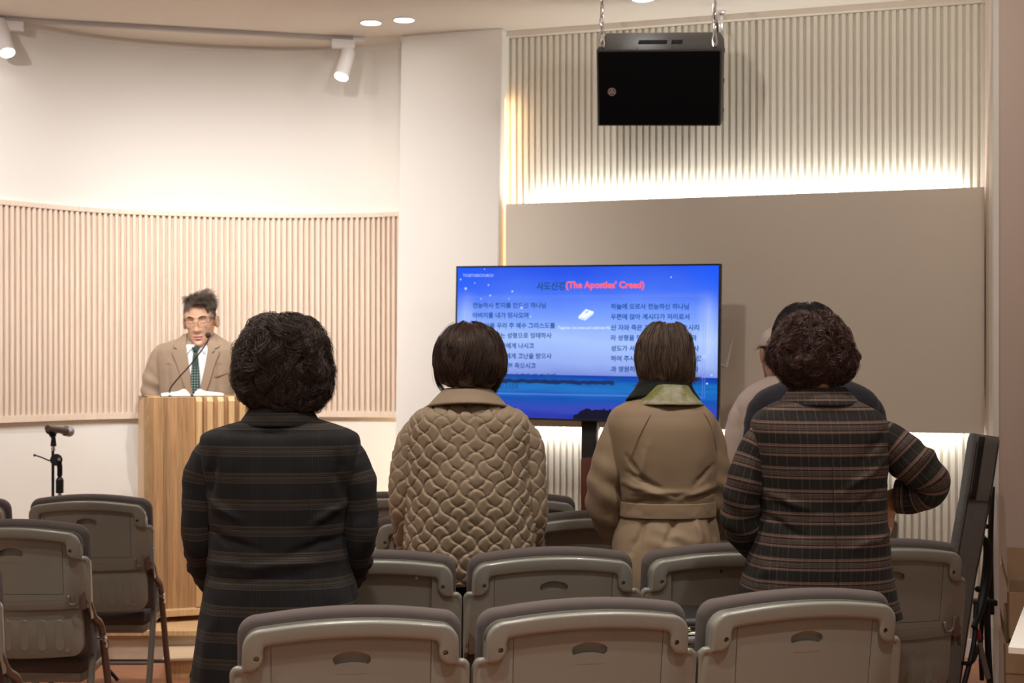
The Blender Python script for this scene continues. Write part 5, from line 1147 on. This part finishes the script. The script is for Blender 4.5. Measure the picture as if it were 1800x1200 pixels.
fl = [(x(1540), z(760), x(1500), z(800), .012, -.005), (x(1548), z(800), x(1460), z(860), .010, .005), (x(1550), z(840), x(1470), z(900), .010, -.005), (x(1340), z(860), x(1400), z(885), .010, .005), (x(1336), z(900), x(1390), z(930), .010, -.005), (x(1555), z(930), x(1480), z(950), .010, .004), (x(1340), z(960), x(1320), z(1040), .015, .005)]
loft('jacket', torso, W5M, t, 200, 200, folds(fl, .005, 22))
seam('seam', [(1442, 722), (1443, 800), (1446, 900), (1450, 1000), (1452, 1070)], torso, mat('dark_seam', (.02, .014, .012), .9), t, .0008)
aL = [S(1342, 762), S(1323, 805, -.005), S(1309, 855, -.01), S(1303, 900, .0), S(1314, 940, .04), S(1334, 962, .09), S(1360, 972, .13)]
aR = [S(1535, 757), S(1568, 782, -.02), S(1602, 812, -.035), S(1634, 842, -.04), S(1632, 864, -.02), S(1604, 872, .01), S(1577, 872, .03)]
sd5 = lambda sx: (lambda G, U, W, PH, V: .004 * fbm(np.stack([U * 9, W * 16, U * 0], -1), 2, sx) + .0045 * np.exp(-((V - .55) / .16) ** 2) * np.sin(W * 110 + U * 25))
sleeve('sleeve', aL, [.050, .053, .053, .052, .049, .042, .037], W5M, t, disp=sd5(4)); sleeve('sleeve', aR, [.052, .057, .056, .050, .046, .046, .044], W5M, t, 160, 80, disp=sd5(9))
band('collar', [ell(0, .02, .062, .058, z(705)), ell(0, .02, .065, .061, z(686), 0), ell(0, .018, .072, .068, z(682), 0), ell(0, .01, .088, .085, z(692), .005), ell(0, .0, .112, .098, z(711), .012, .01)], W5M, t, .004)
band('blouse_collar', [ell(-.0, .022, .058, .054, z(700)), ell(-.0, .022, .064, .059, z(677), .006), ell(0, .022, .060, .055, z(676), .006)], M['shirt'], t, .002)
tabh = Tab([(547, 1415, 1437, .012, .03), (550, 1400, 1452, .04, .03), (558, 1388, 1466, .07, .03), (573, 1373, 1482, .088, .03), (592, 1361, 1494, .10, .03), (613, 1353, 1502, .108, .03), (634, 1350, 1506, .11, .03), (652, 1360, 1502, .102, .03), (665, 1373, 1490, .088, .028), (675, 1390, 1470, .07, .025), (680, 1400, 1458, .055, .025)], d, pxc, 2.1)
hair('hair', tabh, HB2, t, 10000, 20, (.14, .26), curl=.0068, cf=2.1, swirl=.4, rad=.00055, layer=(.81, 1.015), seed=21, tangle=.03, fly=.10, locks_n=850, lock_r=.0026, spread=.03, shell=.86)
hc = Vector(S(1432, 640, .03)); hnd = {1: dict(d=Vector((-.06, .10, -1)), n=Vector((-1, .2, 0)), s=1, c=.15)}
armR = [Vector(p) for p in aR]; armR[-1] = Vector(S(1564, 872, .04)); armR.append(Vector(S(1562, 888, .05)))
build_body(t, hc, (R(-6), 0, R(0)), (0, 0, .80), z(775), [aL, armR], 1.5, M['skin'], hands=hnd, neck_r=.050)
legs_cloth(t, (0, 0, .80), M['trous'], top=.84)

# ================= man in the navy jacket
d = 5.3; pxc = 1432; t, S = person(pxc, d, 'person with short black hair in a navy jacket, mostly hidden behind the brown plaid jacket'); z = lambda py: Z(py, d)
NV = mat('navy_wool', (.020, .020, .036), .85, bump=.5, bscale=900, sheen=.15, var=.3, vscale=300)
torso = Tab([(660, 1400, 1466, .05, .01), (668, 1380, 1492, .07, .01), (680, 1352, 1520, .09), (692, 1332, 1536, .10), (710, 1322, 1545, .11), (750, 1322, 1545, .12), (830, 1334, 1532, .125), (920, 1334, 1532, .125), (1000, 1326, 1540, .13), (1010, 1326, 1540, .13)], d, pxc, 2.5)
loft('jacket', torso, NV, t, 100, 120, folds([], .005, 5))
aL = [S(1343, 708), S(1333, 750), S(1330, 810), S(1334, 870, .05), S(1350, 900, .15), S(1372, 905, .25)]; aR = [S(1524, 708), S(1533, 750), S(1536, 810), S(1532, 870, .05), S(1514, 900, .15), S(1492, 905, .25)]
for a in (aL, aR): sleeve('sleeve', a, [.054, .056, .052, .048, .043, .038], NV, t, disp=sd(5))
band('collar', [ell(0, .02, .062, .058, z(672)), ell(0, .018, .068, .064, z(655)), ell(0, .0, .10, .092, z(676), .01)], NV, t, .004)
tabh = Tab([(532, 1410, 1430, .012, .02), (534, 1398, 1440, .035, .02), (542, 1382, 1456, .065, .02), (558, 1367, 1466, .085, .02), (580, 1359, 1472, .10, .02), (605, 1358, 1474, .10, .02), (625, 1364, 1470, .09, .02), (640, 1374, 1460, .08, .02)], d, 1432, 2.15)
hair('hair', tabh, HBK, t, 3500, 10, (.2, .4), swirl=.15, rad=.0008, layer=(.92, 1.0), seed=31, tangle=.006, fly=.03, lock_r=.004)
hc = Vector(S(1417, 615, .03)); build_body(t, hc, (R(-5), 0, R(0)), (0, 0, .85), z(722), [aL, aR], 1.6, M['skin'])
legs_cloth(t, (0, 0, .85), M['trous'])

# ================= woman with the cream cap
d = 6.35; pxc = 1385; t, S = person(pxc, d, 'person in a cream cap, white face mask and cream top, beyond the navy jacket'); z = lambda py: Z(py, d)
CR = mat('cream_knit', (.70, .60, .52), .9, bump=.4, bscale=600, sheen=.2)
torso = Tab([(652, 1362, 1408, .05, .01), (662, 1346, 1425, .07, .01), (676, 1322, 1448, .09), (692, 1304, 1468, .10), (715, 1294, 1478, .11), (770, 1294, 1478, .12), (850, 1298, 1474, .125), (940, 1296, 1476, .13)], d, pxc, 2.4)
loft('sweater', torso, CR, t, 100, 120, folds([(X(1300, d) - X(pxc, d), z(700), X(1290, d) - X(pxc, d), z(760), .02, .006)], .006, 25))
aL = [S(1314, 706), S(1298, 745), S(1294, 800), S(1302, 850, .04), S(1320, 880, .15), S(1350, 880, .25)]; aR = [S(1458, 706), S(1470, 745), S(1474, 800), S(1468, 850, .04), S(1450, 880, .15), S(1425, 880, .25)]
for a in (aL, aR): sleeve('sleeve', a, [.05, .056, .052, .048, .042, .038], CR, t, disp=sd(5))
band('collar', [ell(-.01, .01, .062, .06, z(665)), ell(-.01, .012, .060, .056, z(652)), ell(-.01, .012, .052, .05, z(650))], CR, t, .006)
hc = Vector(S(1369, 621, .0)); hrot = (0, 0, R(16))
ob, hm = build_body(t, hc, hrot, (0, 0, .80), z(715), [aL, aR], 1.5, M['skin'], face=True, hs=1.04, neck_r=.045)
def onhead(bm): bmesh.ops.transform(bm, matrix=hm, verts=bm.verts)
def dome(bm, rx, ryf, ryb, h, z0, n1=40, n2=14, zlow=None):
    rings = []
    for i in range(n2 + 1):
        a = i / n2 * math.pi / 2; ring = []
        for j in range(n1):
            b_ = j / n1 * 2 * math.pi; c, s = math.cos(b_), math.sin(b_); ry = ryf if s > 0 else ryb
            ring.append(bm.verts.new((rx * c * math.cos(a), ry * s * math.cos(a), z0 + h * math.sin(a))))
        rings.append(ring)
    for a, b in zip(rings, rings[1:]):
        for j in range(n1): bm.faces.new((a[j], a[(j + 1) % n1], b[(j + 1) % n1], b[j]))
bm = bmesh.new(); dome(bm, .086, .100, .106, .088, .030); onhead(bm); cap = fin('cap', bm, mat('cream_cap', (.66, .57, .47), .9, bump=.4, bscale=700), t, True, 80); cap.modifiers.new('s', 'SOLIDIFY').thickness = .003
bm = bmesh.new(); rr = []
for i in range(15):
    a = R(-62 + i * 124 / 14); rr.append([bm.verts.new((.084 * math.sin(a), .098 * math.cos(a), .034)), bm.verts.new((.080 * math.sin(a), .098 * math.cos(a) + .065 * max(0, math.cos(a)) ** .5, .022 - .012 * math.sin(a) ** 2))])
for a, b in zip(rr, rr[1:]): bm.faces.new((a[0], a[1], b[1], b[0]))
onhead(bm); br = fin('brim', bm, bpy.data.materials['cream_cap'], cap, True, 80); br.modifiers.new('s', 'SOLIDIFY').thickness = .003
bm = bmesh.new(); rr = []
for i in range(25):
    a = R(-68 + i * 136 / 24); c, s = math.cos(a), math.sin(a); rr.append([bm.verts.new((.072 * s, .088 * c + .014 * max(0, c) ** 6, zz)) for zz in (-.012, -.03)] + [bm.verts.new((.066 * s, .088 * c + .030 * max(0, c) ** 5, -.055)), bm.verts.new((.050 * s, .080 * c + .016 * max(0, c) ** 4, -.112))])
for a, b in zip(rr, rr[1:]):
    for k in range(3): bm.faces.new((a[k], a[k + 1], b[k + 1], b[k]))
onhead(bm); mk = fin('face_mask', bm, M['shirt'], t, True, 80); mk.modifiers.new('s', 'SOLIDIFY').thickness = .0015
for sg in (-1, 1):
    bm = bmesh.new(); tube(bm, [(sg * .067, .035, -.02), (sg * .079, .0, .0), (sg * .082, -.018, -.002), (sg * .078, -.016, -.028), (sg * .064, .03, -.055)], .0012, 6); onhead(bm); fin('ear_loop', bm, M['shirt'], mk)
bm = bmesh.new(); th = np.array([[.0, 0, 0]]); bm.free()
hv = Tab([(597, 1345, 1403, .085, .01), (612, 1343, 1405, .09, .01), (632, 1349, 1403, .085, .015), (648, 1360, 1400, .07, .02), (656, 1368, 1396, .05, .02)], d, pxc, 2.1)
r = np.random.default_rng(3); nS = 2200; hp = hm.to_3x3()
az = r.uniform(R(-205), R(25), nS); s = np.linspace(0, 1, 10)[None]; zz0 = .032; az = az[:, None] + 0 * s
ln = np.where(np.abs(az + R(90)) > R(88), .055, .100)
Q = np.stack([(.080 + .003 * r.normal(0, 1, (nS, 1))) * np.cos(az) * (1 - .12 * s ** 2), (.100 * np.sin(az)) * (1 - .30 * s ** 2) - .004, zz0 - ln * s * r.uniform(.8, 1, (nS, 1))], -1)
keep = ~((np.sin(az[:, 0]) > .1)); Q = Q[keep]; ear = (np.abs(np.sin(az[keep][:, 0])) < .35); Q[ear, :, 2] = zz0 - .022 * s
Q = np.einsum('ij,nkj->nki', np.array(hm.to_3x3()), Q) + np.array(hm.translation); strands('hair', Q, .0008, HB3, t)
legs_cloth(t, (0, 0, .80), M['trous'])

# ================= the man at the podium, facing the hall
d = 7.2; pxc = 348; FZ = .16
t = empty('person', (X(pxc, d), d, 0), 0, 'person in a beige suit, glasses and dark tie reading at the podium', 'person')
def S(px, py, dy=0): return (X(px, d + dy) - X(pxc, d), dy, Z(py, d + dy))
z = lambda py: Z(py, d); x = lambda px: X(px, d) - X(pxc, d)
SU = mat('beige_suit', (.30, .215, .148), .8, bump=.3, bscale=900, sheen=.15, var=.08, vscale=40)
torso = Tab([(585, 330, 376, .055, .01), (594, 316, 390, .072, .01), (601, 298, 402, .088), (608, 284, 412, .098), (620, 277, 419, .108), (645, 276, 420, .115), (690, 281, 415, .118), (760, 280, 416, .12), (830, 276, 420, .125), (890, 274, 422, .125)], d, pxc, 2.6)
fl = []
loft('jacket', torso, SU, t, 160, 160, lambda G, U, W, PH, V: .003 * fbm(G * 10, 2, 3) + .006 * np.exp(-((np.abs(G[..., 0]) - .125) / .012) ** 2) * (G[..., 2] < z(640)) * -1)
aL = [S(287, 617), S(276, 645), S(268, 680, -.01), S(270, 715, -.03), S(282, 735, -.06), S(300, 730, -.09)]; aR = [S(409, 617), S(420, 645), S(427, 680, -.01), S(426, 715, -.03), S(414, 735, -.06), S(396, 730, -.09)]
for a, k in ((aL, 2), (aR, 7)): sleeve('sleeve', a, [.055, .058, .052, .047, .042, .036], SU, t, disp=sd3(k))
fy = lambda z_, off=0: None
def front(px, py, off=.0, tb_=torso):
    X_, _, Z_ = S(px, py); v = np.interp(-Z_, -tb_.tab[:, 0], tb_.tu); q = tb_.at(v); c = np.clip((X_ - q[1]) / q[2], -1, 1); return Vector((X_, q[4] - q[3] * (1 - abs(c) ** tb_.e) ** (1 / tb_.e) - off, Z_))
def patch(name, outline, m, parent, off, th=.002, nx_=14, ny_=14):
    """cloth patch on the chest: outline = rows of (py, px left, px right)"""
    rows = catmull(np.array(outline, float), ny_ * 2); G = []
    for py, l, r_ in rows: G.append([front(l + (r_ - l) * u, py, off) for u in np.linspace(0, 1, nx_)])
    G = np.array(G); o = nmesh(name, G.reshape(-1, 3), grid(len(G), nx_, False), m, parent); s = o.modifiers.new('t', 'SOLIDIFY'); s.thickness = th; s.offset = 1 if False else -1; return o
patch('shirt', [(606, 333, 370), (610, 331, 372), (620, 334, 373), (650, 340, 368), (680, 347, 361), (700, 351, 356)], M['shirt'], t, .003)
TIE = mat('green_tie', (.012, .045, .042), .55); nt = TIE.node_tree; n = nt.nodes
vo = n.new('ShaderNodeTexVoronoi'); vo.inputs['Scale'].default_value = 75; vo.inputs['Randomness'].default_value = .0; nt.links.new(n['Texture Coordinate'].outputs['Object'], vo.inputs[0])
cr = n.new('ShaderNodeValToRGB'); cr.color_ramp.interpolation = 'CONSTANT'; cr.color_ramp.elements[0].color = (.35, .45, .40, 1); cr.color_ramp.elements[1].color = (.012, .042, .038, 1); cr.color_ramp.elements[1].position = .22
nt.links.new(vo.outputs['Distance'], cr.inputs[0]); nt.links.new(cr.outputs[0], n['Principled BSDF'].inputs['Base Color'])
patch('tie', [(618, 349.5, 356.5), (640, 347.5, 359), (664, 345.5, 361), (685, 348, 361), (700, 351, 359)], TIE, t, .012, .004)
bm = bmesh.new(); k_ = front(353, 614, .018); prism(bm, [(-.019, .012), (.019, .012), (.010, -.012), (-.010, -.012)], -.008, .008, .003, 2, M=Matrix.Translation(k_)); fin('tie_knot', bm, TIE, t)
for sg, tip in ((-1, (337.5, 621)), (1, (369, 622))):       # shirt collar points
    a0 = front(353 + sg * 2, 607, .015); a1 = front(tip[0], tip[1], .014); a2 = front(353 + sg * 23, 597, .0); a3 = Vector(S(353 + sg * 22, 588, -.035)); a4 = Vector(S(353 + sg * 8, 600, -.085))
    bm = bmesh.new(); bm.faces.new([bm.verts.new(q) for q in (a0, a1, a2, a3, a4)]); bmesh.ops.triangulate(bm, faces=bm.faces); o = fin('shirt_collar', bm, M['shirt'], t, True, 80); s_ = o.modifiers.new('t', 'SOLIDIFY'); s_.thickness = .003
LP = mat('beige_lapel', (.285, .205, .142), .8, bump=.3, bscale=900)
patch('lapel', [(588, 322, 333), (600, 318, 334.5), (609, 313, 336), (614, 320, 337), (618, 311, 338), (640, 320, 341.5), (665, 329, 346), (688, 338, 350.5), (700, 345, 352)], LP, t, .006, .003)
patch('lapel', [(588, 371, 381), (600, 371.5, 385), (609, 372.5, 392), (614, 373, 384), (618, 373, 393), (640, 370, 386), (665, 365, 379), (688, 360, 371), (700, 357, 365)], LP, t, .006, .003)
bm = bmesh.new(); tube(bm, [front(384, 662, .002), front(395, 659, .002), front(406, 655, .002)], .0022, 6); fin('breast_pocket', bm, mat('pocket_edge', (.2, .14, .095), .8), t)
bm = bmesh.new(); tube(bm, [front(381.5, 620.5, .011), front(384.5, 616.5, .011)], .0022, 6, smooth=False); fin('lapel_pin', bm, mat('green_pin', (.02, .09, .06), .5), t)
# head turned to the hall and bowed over the book
hc = Vector(S(352, 564, -.06)); hrot = (R(-12), R(3), R(180))
hnd = {0: dict(d=Vector((.9, -.15, -.3)), n=Vector((0, 0, -1)), s=1, c=.2), 1: dict(d=Vector((-.9, -.15, -.3)), n=Vector((0, 0, -1)), s=-1, c=.2)}
MS = mat('skin_man', (.62, .37, .25), .45, var=.10, vscale=30, spec=.35)
ob, hm = build_body(t, hc, hrot, (0, .02, .80 + FZ), z(618), [aL, aR], 1.65, MS, face=True, hs=1.0, hands=hnd, facing=-1)
ob.data.materials.append(M['lip'])
inv = hm.inverted()
for p in ob.data.polygons:
    c = inv @ p.center
    if abs(c.x) < .0225 and -.079 < c.z < -.0565 and c.y > .07:
        e_ = (c.x / .0235) ** 2 + ((c.z + .0672) / (.0105)) ** 2
        if e_ < 1: p.material_index = 1
def fy_(x_, z_):
    hp_ = head_pts(); i = np.argmin(np.where(hp_[..., 1] > 0, (hp_[..., 0] - x_) ** 2 + (hp_[..., 2] - z_) ** 2, 9)); return hp_.reshape(-1, 3)[i][1]
HPF = head_pts(); HPF = HPF[HPF[..., 1] > 0].reshape(-1, 3)
def fy_(x_, z_): return HPF[np.argmin((HPF[:, 0] - x_) ** 2 + (HPF[:, 2] - z_) ** 2)][1]
for sg in (-1, 1):
    bm = bmesh.new(); tube(bm, [(sg * q, fy_(sg * q, w_) + .0015, w_) for q, w_ in ((.012, .030), (.024, .036), (.038, .037), (.049, .031))], [.002, .0036, .0034, .0014], 8); onhead2 = bmesh.ops.transform(bm, matrix=hm, verts=bm.verts); fin('eyebrow', bm, M['brow'], t)
    bm = bmesh.new(); tube(bm, [(sg * q, fy_(sg * q, w_) + .0008, w_) for q, w_ in ((.018, .0065), (.026, .003), (.036, .003), (.044, .007))], .0011, 6); bmesh.ops.transform(bm, matrix=hm, verts=bm.verts); fin('eyelashes', bm, M['brow'], t)
bm = bmesh.new(); tube(bm, [(q, fy_(q, -.067) + .0006, -.067 - .0015 * math.cos(q * 120)) for q in np.linspace(-.021, .021, 7)], .0010, 6); bmesh.ops.transform(bm, matrix=hm, verts=bm.verts); fin('mouth_line', bm, mat('mouth_dark', (.12, .03, .03), .5), t)
def lensmat():
    m = bpy.data.materials.new('lens'); m.use_nodes = True; n = m.node_tree.nodes; n.clear(); a = n.new('ShaderNodeBsdfTransparent'); b_ = n.new('ShaderNodeBsdfGlossy'); b_.inputs['Roughness'].default_value = .03; x_ = n.new('ShaderNodeMixShader'); x_.inputs[0].default_value = .05; o = n.new('ShaderNodeOutputMaterial')
    m.node_tree.links.new(a.outputs[0], x_.inputs[1]); m.node_tree.links.new(b_.outputs[0], x_.inputs[2]); m.node_tree.links.new(x_.outputs[0], o.inputs[0]); return m
gl = empty('eyeglasses', (X(pxc, d), d, 0), 0, 'thin round metal-rimmed eyeglasses worn by the man at the podium', 'eyeglasses')
GM = mat('glasses_frame', (.55, .52, .5), .25, metal=1)
for sg in (-1, 1):
    bm = bmesh.new(); c_ = (sg * .033, 0, .004)
    tube(bm, [(c_[0] + .0245 * math.cos(a), .109 - .008 * abs(c_[0] + .0245 * math.cos(a)) / .05, c_[2] + .0215 * math.sin(a)) for a in np.linspace(0, 6.2832, 36, endpoint=False)], .0012, 6, closed=True, smooth=False); bmesh.ops.transform(bm, matrix=hm, verts=bm.verts); fin('rim', bm, GM, gl)
    bm = bmesh.new(); vs = [bm.verts.new((c_[0] + .024 * math.cos(a), .109 - .008 * abs(c_[0] + .024 * math.cos(a)) / .05, c_[2] + .021 * math.sin(a))) for a in np.linspace(0, 6.2832, 36, endpoint=False)]; bm.faces.new(vs); bmesh.ops.transform(bm, matrix=hm, verts=bm.verts)
    lens = bpy.data.materials.get('lens') or lensmat(); fin('lens', bm, lens, gl)
    bm = bmesh.new(); tube(bm, [(sg * .0575, .099, .008), (sg * .070, .085, .009), (sg * .078, .0, .006), (sg * .078, -.02, -.008)], .0011, 6); bmesh.ops.transform(bm, matrix=hm, verts=bm.verts); fin('temple', bm, GM, gl)
bm = bmesh.new(); tube(bm, [(-.0095, .108, .008), (0, .111, .012), (.0095, .108, .008)], .0012, 6); bmesh.ops.transform(bm, matrix=hm, verts=bm.verts); fin('bridge', bm, GM, gl)
# his hair: swept top, short sides
r = np.random.default_rng(12); nS = 5200; k = 12; s = np.linspace(0, 1, k)[None]
def scalp(th, ph):     # th 0 top .. , ph azimuth, 90 = front
    st, ct = np.sin(th) ** .62, np.cos(th); return np.stack([(.0785 + .005 * np.clip((1.35 - th) / .6, 0, 1)) * st * np.cos(ph), .096 * st * np.sin(ph) * np.where(np.sin(ph) > 0, .93, 1.02), .006 + .107 * ct], -1)
ph = r.uniform(0, 2 * np.pi, nS); front_ = np.clip(np.sin(ph), 0, 1)
sm_ = lambda q: np.clip((q - .62) / .30, 0, 1) ** 2 * (3 - 2 * np.clip((q - .62) / .30, 0, 1)); tmax = R(84) - sm_(front_) * R(50); side = np.abs(np.cos(ph)) > .75
th = np.arccos(1 - r.uniform(0, 1, nS) * (1 - np.cos(tmax))); root = scalp(th, ph); nrm = root.copy(); nrm[:, 2] -= .01; nrm /= np.linalg.norm(nrm, axis=1, keepdims=True)
topness = np.clip((R(68) - th) / R(40), 0, 1); L = .012 + .046 * topness * r.uniform(.7, 1.1, nS)
cl_ = fbm(root * 42, 2, 5)
drn = np.stack([-.22 * np.ones(nS) * topness + .30 * cl_ * topness, np.where(root[:, 1] > -.02, .38, -.35) * topness - .3 * (1 - topness), .05 - .9 * (1 - topness)], -1); drn /= np.linalg.norm(drn, axis=1, keepdims=True)
Q = root[:, None] + nrm[:, None] * (L[:, None] * .50 * np.sin(s * 1.9) * (.35 + .75 * topness[:, None] + .25 * cl_[:, None] * topness[:, None]))[..., None] + drn[:, None] * (L[:, None] * s ** 1.35)[..., None]
Q += .0022 * np.stack([vnoise(Q * 70 + o, 4) for o in (0, 13.7, 27.1)], -1)
Qw = np.einsum('ij,nkj->nki', np.array(hm.to_3x3()), Q) + np.array(hm.translation)
HM = hairmat('greying_dark_hair', (.08, .06, .052), (.27, .21, .175)); hs_ = strands('hair', Qw, .0008, HM, t)
nv, nu = 26, 64; A = np.linspace(0, 1, nv)[:, None]; Bp = np.linspace(0, 2 * np.pi, nu, endpoint=False)[None]; fr_ = np.clip(np.sin(Bp), 0, 1)
G = scalp(A * (R(82) - sm_(fr_) * R(48)), Bp + 0 * A) * 1.01; G[..., 2] += .002; G = np.einsum('ij,nkj->nki', np.array(hm.to_3x3()), G) + np.array(hm.translation); nmesh('under_hair', G.reshape(-1, 3), grid(nv, nu), HM, hs_)
SUT = SU
for sg in (-1, 1):
    sleeve('trouser_leg', [(sg * .07, .02, .98), (sg * .085, .02, .84), (sg * .088, .01, .56), (sg * .09, .03, .23)], [.095, .095, .075, .065], SU, t, 50, 32, lambda G, U, W, PH, V: .004 * fbm(G * 12, 2, 3))
    bm = bmesh.new(); prism(bm, [(-.038, 0), (.038, 0), (.038, .03), (.028, .065), (-.028, .065), (-.038, .03)], -.17, .08, .014, 3); bmesh.ops.translate(bm, vec=(sg * .10, 0, FZ), verts=bm.verts); fin('shoe', bm, M['shoe'], t)
ob.data.transform(Matrix.Identity(4))
lowest = [v for v in ob.data.vertices if v.co.z < FZ + .30]
for v in lowest: v.co.z = FZ + .012 + max(0, (v.co.z)) / (FZ + .30) * (.30 - .012)
